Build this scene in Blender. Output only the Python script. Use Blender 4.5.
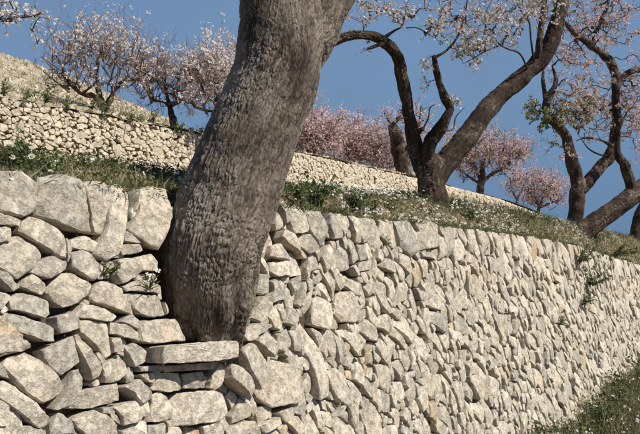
import bpy, math
import numpy as np
from mathutils import Vector

# ------------------------------------------------------------------ clear
for o in list(bpy.data.objects):
    bpy.data.objects.remove(o)
S = bpy.context.scene
C = S.collection
R = math.radians
rng = np.random.default_rng(7)

# ------------------------------------------------------------------ camera
EYE = 1.65
FPX = 686.0                      # focal length in photograph pixels (640 wide)
PITCH = math.atan(63 / FPX)
CAM = np.array([0.0, 0.0, EYE])
cam = bpy.data.cameras.new('camera')
cam.sensor_width = 36.0
cam.sensor_fit = 'HORIZONTAL'
cam.lens = 36.0 * FPX / 640.0
cam.clip_start = 0.05
cam.clip_end = 3000
camo = bpy.data.objects.new('camera', cam)
camo.location = CAM
camo.rotation_euler = (math.pi / 2 + PITCH, 0, 0)
C.objects.link(camo)
S.camera = camo

# ------------------------------------------------------------------ light
SUN_AZ = R(61)                   # to the right of straight behind the camera
SUN_EL = R(43)
sun_dir = Vector((math.sin(SUN_AZ) * math.cos(SUN_EL), -math.cos(SUN_AZ) * math.cos(SUN_EL), math.sin(SUN_EL)))
W = bpy.data.worlds.new('World')
S.world = W
W.use_nodes = True
nt = W.node_tree
nt.nodes.clear()
sky = nt.nodes.new('ShaderNodeTexSky')
sky.sky_type = 'NISHITA'
sky.sun_disc = False
sky.sun_elevation = SUN_EL
sky.sun_rotation = math.atan2(sun_dir.x, sun_dir.y)
sky.altitude = 800
sky.air_density = 1.0
sky.dust_density = 0.3
sky.ozone_density = 1.3
bg = nt.nodes.new('ShaderNodeBackground')
bg.inputs['Strength'].default_value = 0.105
out = nt.nodes.new('ShaderNodeOutputWorld')
tc = nt.nodes.new('ShaderNodeTexCoord')
sx = nt.nodes.new('ShaderNodeSeparateXYZ')
nt.links.new(tc.outputs['Generated'], sx.inputs[0])
mr = nt.nodes.new('ShaderNodeMapRange')
mr.interpolation_type = 'SMOOTHSTEP'
mr.inputs['From Min'].default_value = 0.10
mr.inputs['From Max'].default_value = 0.62
nt.links.new(sx.outputs['Z'], mr.inputs['Value'])
mx = nt.nodes.new('ShaderNodeMix')
mx.data_type = 'RGBA'
mx.inputs[6].default_value = (1.2, 2.08, 3.40, 1)      # slate haze, in the sky texture's units
nt.links.new(mr.outputs[0], mx.inputs[0])
nt.links.new(sky.outputs[0], mx.inputs[7])
nz = nt.nodes.new('ShaderNodeTexNoise')
nz.inputs['Scale'].default_value = 1.7
nz.inputs['Detail'].default_value = 4
nt.links.new(tc.outputs['Generated'], nz.inputs['Vector'])
nr = nt.nodes.new('ShaderNodeMapRange')
nr.inputs['From Min'].default_value = 0.3
nr.inputs['From Max'].default_value = 0.7
nr.inputs['To Min'].default_value = 0.86
nr.inputs['To Max'].default_value = 1.16
nt.links.new(nz.outputs['Fac'], nr.inputs['Value'])
mul = nt.nodes.new('ShaderNodeVectorMath')
mul.operation = 'SCALE'
nt.links.new(mx.outputs[2], mul.inputs[0])
nt.links.new(nr.outputs[0], mul.inputs['Scale'])
nt.links.new(mul.outputs[0], bg.inputs[0])
nt.links.new(bg.outputs[0], out.inputs[0])
sl = bpy.data.lights.new('sun', 'SUN')
sl.energy = 5.0
sl.angle = R(0.5)
sl.color = (1.0, 0.93, 0.82)
so = bpy.data.objects.new('sun', sl)
so.rotation_euler = (-sun_dir).to_track_quat('-Z', 'Y').to_euler()
so.location = (6, -6, 9)
C.objects.link(so)
S.view_settings.view_transform = 'Standard'
S.view_settings.look = 'None'
S.view_settings.exposure = 0.17
S.view_settings.gamma = 1.0
S.view_settings.use_curve_mapping = False
S.render.engine = 'CYCLES'

# ------------------------------------------------------------------ projection helpers
_f = np.array([0, math.cos(PITCH), math.sin(PITCH)])
_r = np.array([1.0, 0, 0])
_u = np.array([0, -math.sin(PITCH), math.cos(PITCH)])


def ray(px, py):
    return _f + _r * ((px - 320) / FPX) + _u * ((217 - py) / FPX)


def at(px, py, depth):
    return CAM + ray(px, py) * depth


def project(P):
    d = np.asarray(P) - CAM
    z = d @ _f
    return np.stack([320 + FPX * (d @ _r) / z, 217 - FPX * (d @ _u) / z], -1), z


WANG = math.atan(440 / FPX)
WDIR = np.array([math.sin(WANG), math.cos(WANG), 0])
WN = np.array([math.cos(WANG), -math.sin(WANG), 0])
ZUP = np.array([0, 0, 1.0])


class Frame:
    """vertical-ish plane parallel to the terrace walls: u along, v = height, o = out towards the viewer"""
    def __init__(s, D, batter):
        s.D, s.b = D, batter
        s.P0 = np.array([0, 0, 0.0]) - WN * D
        s.N = (WN + batter * ZUP) / math.hypot(1, batter)

    def P(s, u, v, o=0.0):
        u, v, o = np.broadcast_arrays(np.asarray(u, float), np.asarray(v, float), np.asarray(o, float))
        return (s.P0 + u[..., None] * WDIR + v[..., None] * ZUP
                - (s.b * (v - EYE))[..., None] * WN + o[..., None] * s.N)

    def uv(s, px, py):
        d = ray(px, py)
        q = s.P0 + ZUP * EYE
        t = ((q - CAM) @ s.N) / (d @ s.N)
        p = CAM + d * t
        return np.array([(p - s.P0) @ WDIR, p[2]])


F1 = Frame(2.0, 0.09)
F2 = Frame(9.0, 0.06)
FC = Frame(2.62, 0.0)
F3 = Frame(20.0, 0.0)


def profile(fr, pts):
    a = np.array([fr.uv(*p) for p in pts])
    return lambda u: np.interp(u, a[:, 0], a[:, 1])


top1 = profile(F1, [(-80, 163), (0, 169), (40, 173), (85, 178), (120, 182), (165, 182), (210, 193), (280, 204), (340, 211),
                    (400, 219), (450, 224), (528, 234), (582, 245), (640, 264), (660, 268)])
crest = profile(FC, [(-100, 138), (0, 155), (100, 164), (200, 177), (300, 187), (430, 197), (500, 208), (575, 224), (640, 239)])
top2 = profile(F2, [(-60, 83), (0, 95), (100, 114), (200, 133), (300, 152), (420, 178), (500, 198), (545, 216)])
ridge = profile(F3, [(-200, -10), (-60, 32), (0, 53), (60, 73), (140, 107), (170, 121), (200, 146), (300, 176), (420, 202), (545, 236)])

# ------------------------------------------------------------------ numpy noise
_h = np.random.default_rng(3).random(4096).astype(np.float32)


def _hash(i, j, k):
    return _h[(i * 73856093 ^ j * 19349663 ^ k * 83492791) & 4095]


def vnoise(p):
    p = np.asarray(p, float)
    i = np.floor(p).astype(np.int64)
    f = p - i
    f = f * f * (3 - 2 * f)
    r = 0
    for a in (0, 1):
        wa = f[:, 0] if a else 1 - f[:, 0]
        for b in (0, 1):
            wb = f[:, 1] if b else 1 - f[:, 1]
            for c in (0, 1):
                wc = f[:, 2] if c else 1 - f[:, 2]
                r = r + wa * wb * wc * _hash(i[:, 0] + a, i[:, 1] + b, i[:, 2] + c)
    return r * 2 - 1


def fbm(p, octs=3):
    r, a = 0, 1.0
    for k in range(octs):
        r = r + a * vnoise(np.asarray(p) * 2 ** k + 17.3 * k)
        a *= 0.5
    return r


def vec_noise(p, freq):
    q = np.asarray(p) * freq
    return np.stack([vnoise(q), vnoise(q + 31.7), vnoise(q + 67.1)], -1)


# ------------------------------------------------------------------ mesh helpers
def mk(name, verts, faces, mat, parent=None, base=None, tone=None, smooth=True, sharp=None, kind=None):
    """one mesh object from world-space vertices; faces is a list of index arrays (all faces of one array alike in size)"""
    verts = np.asarray(verts, float)
    if parent is not None:
        base = np.array(parent['_base'][:])
    elif base is None:
        base = np.zeros(3)
    base = np.asarray(base, float)
    if isinstance(faces, np.ndarray):
        faces = [faces]
    me = bpy.data.meshes.new(name)
    me.vertices.add(len(verts))
    me.vertices.foreach_set('co', (verts - base).astype(np.float32).ravel())
    nl = sum(f.size for f in faces)
    nf = sum(len(f) for f in faces)
    me.loops.add(nl)
    me.loops.foreach_set('vertex_index', np.concatenate([f.ravel() for f in faces]).astype(np.int32))
    me.polygons.add(nf)
    tot = np.concatenate([np.full(len(f), f.shape[1]) for f in faces])
    me.polygons.foreach_set('loop_start', np.concatenate([[0], np.cumsum(tot)[:-1]]).astype(np.int32))
    me.update(calc_edges=True)
    me.polygons.foreach_set('use_smooth', np.full(nf, smooth))
    if sharp:
        me.set_sharp_from_angle(angle=R(sharp))
    if tone is not None:
        at_ = me.attributes.new('tone', 'FLOAT', 'POINT')
        at_.data.foreach_set('value', np.asarray(tone, np.float32))
    me.validate()
    me.materials.append(mat)
    o = bpy.data.objects.new(name, me)
    C.objects.link(o)
    if parent is not None:
        o.parent = parent
        b2 = parent.get('_base')
        if b2 is not None:
            o['_base'] = list(b2)
    else:
        o.location = base
        o['_base'] = list(base)
    if kind:
        o['kind'] = kind
    return o


def thing(name, label, cat, base, group=None):
    o = bpy.data.objects.new(name, None)
    o.empty_display_size = 0.1
    C.objects.link(o)
    o.location = base
    o['_base'] = [float(x) for x in base]
    tag(o, label, cat, group)
    return o


def tag(o, label, cat, group=None):
    o['label'] = label
    o['category'] = cat
    if group:
        o['group'] = group
    return o


def grid_faces(nu, nv, wrap=False):
    """quads for a (nu rows, nv columns) grid; wrap closes the columns"""
    i = np.arange(nu - 1)[:, None] * nv
    j = np.arange(nv if wrap else nv - 1)[None, :]
    j2 = (j + 1) % nv
    return np.stack([i + j, i + j2, i + nv + j2, i + nv + j], -1).reshape(-1, 4)


# ------------------------------------------------------------------ materials
def ramp(nodes, stops):
    r = nodes.new('ShaderNodeValToRGB')
    e = r.color_ramp.elements
    while len(e) > 1:
        e.remove(e[-1])
    e[0].position, e[0].color = stops[0][0], (*stops[0][1], 1)
    for p, c in stops[1:]:
        x = e.new(p)
        x.color = (*c, 1)
    return r


class Mat:
    def __init__(s, name, rough=0.9):
        s.m = bpy.data.materials.new(name)
        s.m.use_nodes = True
        s.t = s.m.node_tree
        s.n = s.t.nodes
        s.b = s.n['Principled BSDF']
        s.b.inputs['Roughness'].default_value = rough
        s.b.inputs['Specular IOR Level'].default_value = 0.25
        s.geo = s.n.new('ShaderNodeNewGeometry')

    def link(s, a, b):
        s.t.links.new(a, b)

    def noise(s, scale, detail=4, rough=0.6, stretch=None):
        n = s.n.new('ShaderNodeTexNoise')
        n.inputs['Scale'].default_value = scale
        n.inputs['Detail'].default_value = detail
        n.inputs['Roughness'].default_value = rough
        if stretch:
            mp = s.n.new('ShaderNodeMapping')
            mp.inputs['Scale'].default_value = stretch
            s.link(s.geo.outputs['Position'], mp.inputs[0])
            s.link(mp.outputs[0], n.inputs['Vector'])
        else:
            s.link(s.geo.outputs['Position'], n.inputs['Vector'])
        return n.outputs['Fac']

    def tone(s):
        a = s.n.new('ShaderNodeAttribute')
        a.attribute_name = 'tone'
        return a.outputs['Fac']

    def ramp(s, fac, stops):
        r = ramp(s.n, stops)
        s.link(fac, r.inputs[0])
        return r.outputs[0]

    def mix(s, fac, a, b, mode='MIX'):
        m = s.n.new('ShaderNodeMix')
        m.data_type = 'RGBA'
        m.blend_type = mode
        for sock, val in ((m.inputs[0], fac), (m.inputs[6], a), (m.inputs[7], b)):
            if hasattr(val, 'links'):
                s.link(val, sock)
            elif isinstance(val, (int, float)):
                sock.default_value = val
            else:
                sock.default_value = (*val, 1)
        return m.outputs[2]

    def color(s, c):
        s.link(c, s.b.inputs['Base Color'])

    def bump(s, h, strength, dist):
        b = s.n.new('ShaderNodeBump')
        b.inputs['Strength'].default_value = strength
        b.inputs['Distance'].default_value = dist
        s.link(h, b.inputs['Height'])
        s.link(b.outputs[0], s.b.inputs['Normal'])

    def translucent(s, col, fac):
        t = s.n.new('ShaderNodeBsdfTranslucent')
        s.link(col, t.inputs[0])
        m = s.n.new('ShaderNodeMixShader')
        m.inputs[0].default_value = fac
        s.link(s.b.outputs[0], m.inputs[1])
        s.link(t.outputs[0], m.inputs[2])
        s.link(m.outputs[0], s.n['Material Output'].inputs[0])


def mat_stone(name, light, mid, ochre, grey, sc=1.0):
    m = Mat(name, 0.93)
    c = m.ramp(m.tone(), [(0.0, grey), (0.5, mid), (0.8, light), (0.93, light), (1.0, ochre)])
    patch = m.ramp(m.noise(9 * sc, 6, 0.7), [(0.40, (0, 0, 0)), (0.60, (1, 1, 1))])
    c = m.mix(patch, c, m.mix(0.4, c, grey))
    stain = m.ramp(m.noise(17 * sc, 6, 0.72, (1, 1, 0.8)), [(0.55, (0, 0, 0)), (0.72, (0.7, 0.7, 0.7))])
    c = m.mix(stain, c, (0.27, 0.195, 0.125))
    och = m.ramp(m.noise(5.3 * sc, 6, 0.7, (1, 1, 1.3)), [(0.56, (0, 0, 0)), (0.74, (0.55, 0.55, 0.55))])
    c = m.mix(och, c, ochre)
    pale = m.ramp(m.noise(13 * sc, 6, 0.75, (0.9, 1.1, 1)), [(0.56, (0, 0, 0)), (0.66, (0.8, 0.8, 0.8))])
    c = m.mix(pale, c, (0.78, 0.705, 0.59))
    lich = m.ramp(m.noise(38 * sc, 5, 0.8), [(0.57, (0, 0, 0)), (0.64, (0.75, 0.75, 0.75))])
    c = m.mix(lich, c, m.mix(0.42, c, (0.24, 0.215, 0.175)))
    fine = m.ramp(m.noise(85 * sc, 5, 0.75), [(0.3, (0.66, 0.65, 0.63)), (0.5, (1, 1, 1)), (0.72, (1.16, 1.16, 1.15))])
    c = m.mix(0.85, c, fine, 'MULTIPLY')
    spots = m.ramp(m.noise(140 * sc, 2, 0.5), [(0.66, (1, 1, 1)), (0.74, (0.5, 0.47, 0.43))])
    c = m.mix(0.6, c, spots, 'MULTIPLY')
    m.color(c)
    hb = m.noise(70 * sc, 6, 0.72)
    pit = m.ramp(m.noise(26 * sc, 6, 0.75), [(0.36, (0, 0, 0)), (0.5, (0.8, 0.8, 0.8)), (0.7, (1, 1, 1))])
    hb = m.mix(0.5, hb, pit)
    m.bump(hb, 0.9, 0.016 / sc)
    return m.m


M_STONE = mat_stone('limestone', (0.77, 0.69, 0.565), (0.64, 0.56, 0.445), (0.62, 0.49, 0.325), (0.46, 0.43, 0.37))
M_STONE2 = mat_stone('limestone_upper', (0.74, 0.65, 0.50), (0.68, 0.59, 0.45), (0.64, 0.52, 0.36), (0.58, 0.50, 0.385), 0.6)


def mat_soil(name, a, b, sc):
    m = Mat(name, 1.0)
    n = m.noise(sc, 6, 0.7)
    c = m.ramp(n, [(0.3, a), (0.7, b)])
    sp = m.ramp(m.noise(sc * 7, 4, 0.7), [(0.4, (0.6, 0.6, 0.6)), (0.65, (1.15, 1.15, 1.1))])
    m.color(m.mix(0.8, c, sp, 'MULTIPLY'))
    m.bump(m.noise(sc * 4, 6, 0.7), 0.8, 0.15 / sc)
    return m.m


M_CORE = mat_soil('wall_earth', (0.07, 0.05, 0.034), (0.14, 0.10, 0.07), 18)
M_SOIL = mat_soil('terrace_soil', (0.15, 0.11, 0.065), (0.27, 0.22, 0.14), 6)
M_GROUND = mat_soil('ground_soil', (0.12, 0.09, 0.06), (0.22, 0.17, 0.11), 5)
M_HILL = mat_soil('dry_hillside', (0.36, 0.30, 0.21), (0.54, 0.47, 0.35), 2.2)


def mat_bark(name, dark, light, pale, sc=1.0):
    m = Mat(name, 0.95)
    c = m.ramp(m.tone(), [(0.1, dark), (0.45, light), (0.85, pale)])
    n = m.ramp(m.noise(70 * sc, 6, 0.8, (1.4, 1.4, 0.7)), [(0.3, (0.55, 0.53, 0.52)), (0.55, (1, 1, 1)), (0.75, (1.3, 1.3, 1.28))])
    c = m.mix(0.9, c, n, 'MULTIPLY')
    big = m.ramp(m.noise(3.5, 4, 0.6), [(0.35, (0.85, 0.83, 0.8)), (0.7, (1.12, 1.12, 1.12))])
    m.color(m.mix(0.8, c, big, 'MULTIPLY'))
    m.bump(m.noise(95 * sc, 6, 0.8, (1.4, 1.4, 0.65)), 0.9, 0.008 / sc)
    return m.m


M_BARK = mat_bark('almond_bark', (0.04, 0.03, 0.024), (0.22, 0.184, 0.15), (0.37, 0.325, 0.275))
M_BARK2 = mat_bark('almond_bark_brown', (0.03, 0.019, 0.015), (0.095, 0.067, 0.051), (0.27, 0.22, 0.17), 0.8)
M_TWIG = mat_bark('twig_bark', (0.07, 0.042, 0.034), (0.13, 0.088, 0.07), (0.2, 0.15, 0.125), 0.7)
M_TWIGR = mat_bark('red_twig_bark', (0.15, 0.092, 0.074), (0.235, 0.165, 0.132), (0.33, 0.25, 0.21), 0.7)


def mat_leafy(name, stops, trans=0.3, rough=0.6):
    m = Mat(name, rough)
    c = m.ramp(m.tone(), stops)
    m.color(c)
    m.translucent(c, trans)
    return m.m


M_BL_WHITE = mat_leafy('white_blossom', [(0, (0.34, 0.14, 0.13)), (0.10, (0.42, 0.2, 0.18)), (0.14, (0.74, 0.63, 0.56)), (0.55, (0.82, 0.73, 0.67)), (1, (0.88, 0.85, 0.80))], 0.35)
M_BL_PALE = mat_leafy('pale_pink_blossom', [(0, (0.30, 0.12, 0.10)), (0.12, (0.40, 0.2, 0.17)), (0.18, (0.76, 0.57, 0.54)), (0.6, (0.83, 0.70, 0.66)), (1, (0.87, 0.81, 0.76))], 0.35)
M_BL_PINK = mat_leafy('pink_blossom', [(0, (0.30, 0.11, 0.11)), (0.2, (0.42, 0.18, 0.18)), (0.24, (0.74, 0.53, 0.52)), (0.6, (0.80, 0.62, 0.60)), (1, (0.86, 0.73, 0.70))], 0.35)
M_LEAF = mat_leafy('young_leaf', [(0, (0.09, 0.12, 0.028)), (0.5, (0.2, 0.245, 0.06)), (1, (0.33, 0.35, 0.11))], 0.3)
M_GRASS = mat_leafy('grass_blade', [(0, (0.045, 0.06, 0.02)), (0.35, (0.095, 0.115, 0.04)), (0.6, (0.17, 0.17, 0.075)), (0.75, (0.31, 0.27, 0.15)), (1, (0.45, 0.385, 0.25))], 0.25)
M_WEED = mat_leafy('weed_leaf', [(0, (0.055, 0.075, 0.03)), (0.5, (0.11, 0.14, 0.055)), (1, (0.19, 0.215, 0.09))], 0.25)
M_PETAL = mat_leafy('white_petal', [(0, (0.66, 0.62, 0.5)), (0.5, (0.78, 0.76, 0.7)), (1, (0.85, 0.84, 0.8))], 0.2)
_m = Mat('flower_centre', 0.8)
_m.b.inputs['Base Color'].default_value = (0.62, 0.36, 0.03, 1)
M_YEL = _m.m

# ------------------------------------------------------------------ terrain (structure)
EX = np.concatenate([np.arange(-3, 18, 0.12), np.arange(18, 140, 3.0)])


def sheet(name, fr, rows, mat, kind='structure', amp=0.02):
    """rows: list of (s behind the frame plane at eye level, height function)"""
    V = []
    for s_, zf in rows:
        z = zf(EX)
        p = fr.P0 + EX[:, None] * WDIR + z[:, None] * ZUP - s_ * WN
        V.append(p)
    V = np.concatenate(V)
    V[:, 2] += amp * fbm(V * 2.2, 3)
    return mk(name, V, grid_faces(len(rows), len(EX))[:, ::-1], mat, kind=kind)


rowsT = [(0.10, lambda u: top1(u) - 0.07), (0.2, lambda u: top1(u) - 0.03)]
for k in range(1, 7):
    rowsT.append((0.2 + 0.42 * k / 6, lambda u, t=k / 6: (1 - t ** 0.6) * (top1(u) - 0.03) + t ** 0.6 * (crest(u) - 0.03) + 0.03 * math.sin(t * math.pi)))
for k in range(1, 6):
    rowsT.append((0.62 + 6.4 * k / 5, lambda u, t=k / 5: crest(u) - 0.03 + t * 0.9))
sheet('terrace_ground', F1, rowsT, M_SOIL)
def hill_z(u, s_):
    # the slope climbs to its ridge on the left and sinks behind the upper wall to the right
    Dt = 9.0 + s_
    t = np.clip((s_ - 0.25) / 10.75, 0, 1)
    rw = (top2(u * 9.0 / Dt) - 0.05 - EYE) / 9.0
    rr = (ridge(u * 20.0 / Dt) - EYE) / 20.0
    return EYE + Dt * ((1 - t) * rw + t * rr)


rowsH = []
for k in range(0, 15):
    t = k / 14
    rowsH.append((0.25 + 10.75 * t, lambda u, t=t: hill_z(u, 0.25 + 10.75 * t)))
for k in range(1, 5):
    rowsH.append((11 + 6 * k, lambda u, k=k: ridge(u) - 0.8 * k * k))
sheet('hillside', F2, rowsH, M_HILL, amp=0.07)
g = np.concatenate([np.linspace(-400, -20, 12), np.linspace(-18, 40, 117), np.linspace(45, 400, 12)])
gx, gy = np.meshgrid(g, g, indexing='ij')
gv = np.stack([gx.ravel(), gy.ravel(), 0.03 * fbm(np.stack([gx.ravel(), gy.ravel(), gx.ravel() * 0], -1) * 1.4, 3)], -1)
mk('ground', gv, grid_faces(len(g), len(g))[:, ::-1], M_GROUND, kind='structure')

# ------------------------------------------------------------------ trunk of the near tree (needed before the wall, which is built round it)
TR_OUT = [(-110, 218, 300), (-60, 228, 312), (-30, 234, 318), (0, 237, 323), (20, 238, 325), (45, 235, 326), (75, 231, 322), (105, 219, 311), (145, 201, 298), (175, 190, 288),
          (200, 179, 281), (225, 169, 272), (245, 163, 265), (270, 163, 260), (295, 167, 254), (320, 173, 248), (345, 180, 242), (375, 182, 241)]


def trunk_depth(y):
    # where the axis meets a plane offset from the wall face: buried at the foot, leaning out above
    return np.interp(y, [-110, 0, 100, 180, 250, 300, 345, 375], [3.12, 3.08, 3.02, 2.95, 2.92, 2.95, 3.05, 3.16])


tr_ax, tr_r = [], []
for (y, l, r) in TR_OUT[::-1]:
    d = trunk_depth(y)
    # pixel outline widths are measured horizontally; the trunk leans, so its radius is a bit smaller
    c_ = at((l + r) / 2, y, d)
    tr_ax.append(c_)
    lean = 0.93 if y < 240 else 0.97
    tr_r.append((r - l) / 2 / FPX * d * lean)
tr_ax = np.array(tr_ax)
tr_r = np.array(tr_r)


def catmull(P, n_per):
    P = np.asarray(P, float)
    Q = np.concatenate([[2 * P[0] - P[1]], P, [2 * P[-1] - P[-2]]])
    outp = []
    for i in range(len(P) - 1):
        t = np.linspace(0, 1, n_per, endpoint=False)[:, None]
        a, b, c, d = Q[i:i + 4]
        outp.append(0.5 * ((2 * b) + (-a + c) * t + (2 * a - 5 * b + 4 * c - d) * t ** 2 + (-a + 3 * b - 3 * c + d) * t ** 3))
    outp.append(P[-1:])
    return np.concatenate(outp)


def resample(P, step):
    """P rows carry xyz + radius"""
    Q = catmull(P, 12)
    L = np.concatenate([[0], np.cumsum(np.linalg.norm(np.diff(Q[:, :3], axis=0), axis=1))])
    n = max(3, int(L[-1] / step) + 1)
    t = np.linspace(0, L[-1], n)
    return np.stack([np.interp(t, L, Q[:, k]) for k in range(Q.shape[1])], -1), t


def cell_h(a, l, na, seed=0):
    """bark plates: F2-F1 of a jittered grid, periodic along a (in cells 0..na)"""
    ia = np.floor(a).astype(np.int64)
    il = np.floor(l).astype(np.int64)
    f1 = np.full(a.shape, 9.0)
    f2 = np.full(a.shape, 9.0)
    idv = np.zeros(a.shape)
    for da in (-1, 0, 1):
        for dl in (-1, 0, 1):
            ca, cl = ia + da, il + dl
            cw = np.mod(ca, na)
            jx = _hash(cw, cl, cw * 0 + 11 + seed)
            jy = _hash(cw, cl, cw * 0 + 57 + seed)
            d = np.hypot(ca + 0.1 + 0.8 * jx - a, (cl + 0.1 + 0.8 * jy - l))
            n1 = d < f1
            f2 = np.where(n1, f1, np.minimum(f2, d))
            idv = np.where(n1, _hash(cw, cl, cw * 0 + 91 + seed), idv)
            f1 = np.where(n1, d, f1)
    return f2 - f1, idv


def tube(P, nseg, step, bark=0.0, plate=(0.02, 0.05), gnarl=0.0, seed=0, cap=True, twist=0.0):
    """swept limb; P rows (x,y,z,r). returns verts, faces, tone"""
    Q, L = resample(P, step)
    X, r = Q[:, :3], np.maximum(Q[:, 3], 0.0006)
    T = np.gradient(X, axis=0)
    T /= np.linalg.norm(T, axis=1)[:, None] + 1e-12
    ref = np.array([0.31, -0.9, 0.2]) if abs(T[0] @ np.array([0.31, -0.9, 0.2])) < 0.9 else np.array([1.0, 0, 0])
    A = np.zeros_like(X)
    a = ref - T[0] * (ref @ T[0])
    for i in range(len(X)):
        a = a - T[i] * (a @ T[i])
        a /= np.linalg.norm(a) + 1e-12
        A[i] = a
    B = np.cross(T, A)
    th = np.linspace(0, 2 * math.pi, nseg, endpoint=False)
    cth, sth = np.cos(th), np.sin(th)
    dirs = A[:, None, :] * cth[None, :, None] + B[:, None, :] * sth[None, :, None]
    base = X[:, None, :] + dirs * r[:, None, None]
    rad = np.zeros((len(X), nseg))
    tone = np.full((len(X), nseg), 0.45)
    if gnarl:
        q = base.reshape(-1, 3)
        rad += (gnarl * (fbm(q * 7 + seed, 3))).reshape(rad.shape) * np.minimum(1, r / 0.05)[:, None]
    if bark:
        rm = float(np.mean(r))
        na = max(5, int(round(2 * math.pi * rm / plate[0])))
        na = max(5, int(round(int(round(na / 3.2)) * 3.2))) if na > 12 else na
        aa = (th[None, :] / (2 * math.pi) * na + 0 * L[:, None])
        ll = L[:, None] / plate[1] + 0 * th[None, :]
        wob = fbm(base.reshape(-1, 3) * 9 + 3, 3).reshape(rad.shape)
        wob2 = fbm(base.reshape(-1, 3) * 16 + 9, 3).reshape(rad.shape)
        aw = aa + 0.9 * wob + 0.35 * wob2 + twist * ll
        c1, id1 = cell_h(aw.ravel(), (ll + 1.0 * wob2).ravel(), na, seed)
        c2, id2 = cell_h((aa * 2 + 0.9 * wob2).ravel(), (ll * 1.5 + 1.2 * wob).ravel(), na * 2, seed + 5)
        h1 = np.clip(c1 * 5.0, 0, 1)
        h2 = np.clip(c2 * 4.0, 0, 1)
        cx_ = np.stack([np.cos(th)[None, :] * rm + 0 * L[:, None], np.sin(th)[None, :] * rm + 0 * L[:, None], L[:, None] * 0.4 + 0 * th[None, :]], -1).reshape(-1, 3)
        cx_ = cx_ + 0.25 * plate[0] * vec_noise(base.reshape(-1, 3), 30)
        rg1 = 1 - np.abs(fbm(cx_ * (0.55 / plate[0]) + seed, 3)) * 1.5
        rg2 = 1 - np.abs(fbm(cx_ * (1.3 / plate[0]) + seed + 7, 3)) * 1.4
        deep = np.clip(np.abs(vnoise(cx_ * np.array([1, 1, 0.5]) * (0.22 / plate[0]) + 5)) * 4, 0, 1)      # long furrows
        amt = np.clip(0.85 + 0.5 * fbm(base.reshape(-1, 3) * 4 + 21, 2), 0.4, 1.4)
        h = amt * (0.42 * h1 * (0.65 + 0.5 * id1) + 0.24 * h2 * (0.65 + 0.45 * id2) + 0.14 * rg1 + 0.20 * rg2) * (0.55 + 0.45 * deep)
        c3, id3 = cell_h((aa / 3.2 + 0.9 * wob + 0.3 * wob2).ravel(), (ll / 3.4 + 1.1 * wob2).ravel(), max(3, int(round(na / 3.2))), seed + 9)
        h = h * (0.55 + 0.5 * np.clip(c3 * 4.5, 0, 1))
        h = np.clip(h, 0, 1.3).reshape(rad.shape)
        rad += bark * (h - 0.4)
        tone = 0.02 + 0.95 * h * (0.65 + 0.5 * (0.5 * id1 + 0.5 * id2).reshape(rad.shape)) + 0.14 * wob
    V = (base + dirs * rad[:, :, None]).reshape(-1, 3)
    F = grid_faces(len(X), nseg, wrap=True)[:, ::1]
    fs = [F]
    tn = tone.ravel()
    if cap:
        n0 = len(V)
        V = np.concatenate([V, [X[-1] + T[-1] * r[-1] * 0.6]])
        e = (len(X) - 1) * nseg
        i = np.arange(nseg)
        fs.append(np.stack([e + i, e + (i + 1) % nseg, np.full(nseg, n0)], -1))
        V = np.concatenate([V, [X[0]]])
        fs.append(np.stack([(i + 1) % nseg, i, np.full(nseg, n0 + 1)], -1))
        tn = np.append(tn, [0.3, 0.3])
    return V, fs, np.clip(tn, 0, 1)


# ------------------------------------------------------------------ stone layout
def inpoly(x, y, poly):
    ins = np.zeros(x.shape, bool)
    n = len(poly)
    for i in range(n):
        x0, y0 = poly[i]
        x1, y1 = poly[(i + 1) % n]
        c = ((y0 > y) != (y1 > y))
        ins ^= c & (x < (x1 - x0) * (y - y0) / (y1 - y0 + 1e-12) + x0)
    return ins


def hull(p):
    p = p[np.lexsort((p[:, 1], p[:, 0]))].tolist()

    def half(pp):
        h = []
        for q in pp:
            while len(h) > 1 and (h[-1][0] - h[-2][0]) * (q[1] - h[-2][1]) - (h[-1][1] - h[-2][1]) * (q[0] - h[-2][0]) <= 0:
                h.pop()
            h.append(q)
        return h
    a, b = half(p), half(p[::-1])
    return np.array(a[:-1] + b[:-1])


def simplify(h, kmax, frac):
    h = h.copy()

    def area(q):
        return 0.5 * abs(np.sum(q[:, 0] * np.roll(q[:, 1], -1) - q[:, 1] * np.roll(q[:, 0], -1)))
    A0 = area(h)
    while len(h) > 4:
        a, b, c = np.roll(h, 1, 0), h, np.roll(h, -1, 0)
        t = 0.5 * np.abs((b[:, 0] - a[:, 0]) * (c[:, 1] - a[:, 1]) - (b[:, 1] - a[:, 1]) * (c[:, 0] - a[:, 0]))
        i = int(np.argmin(t))
        if len(h) <= kmax and t[i] > frac * A0:
            break
        h = np.delete(h, i, 0)
    return h


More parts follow.
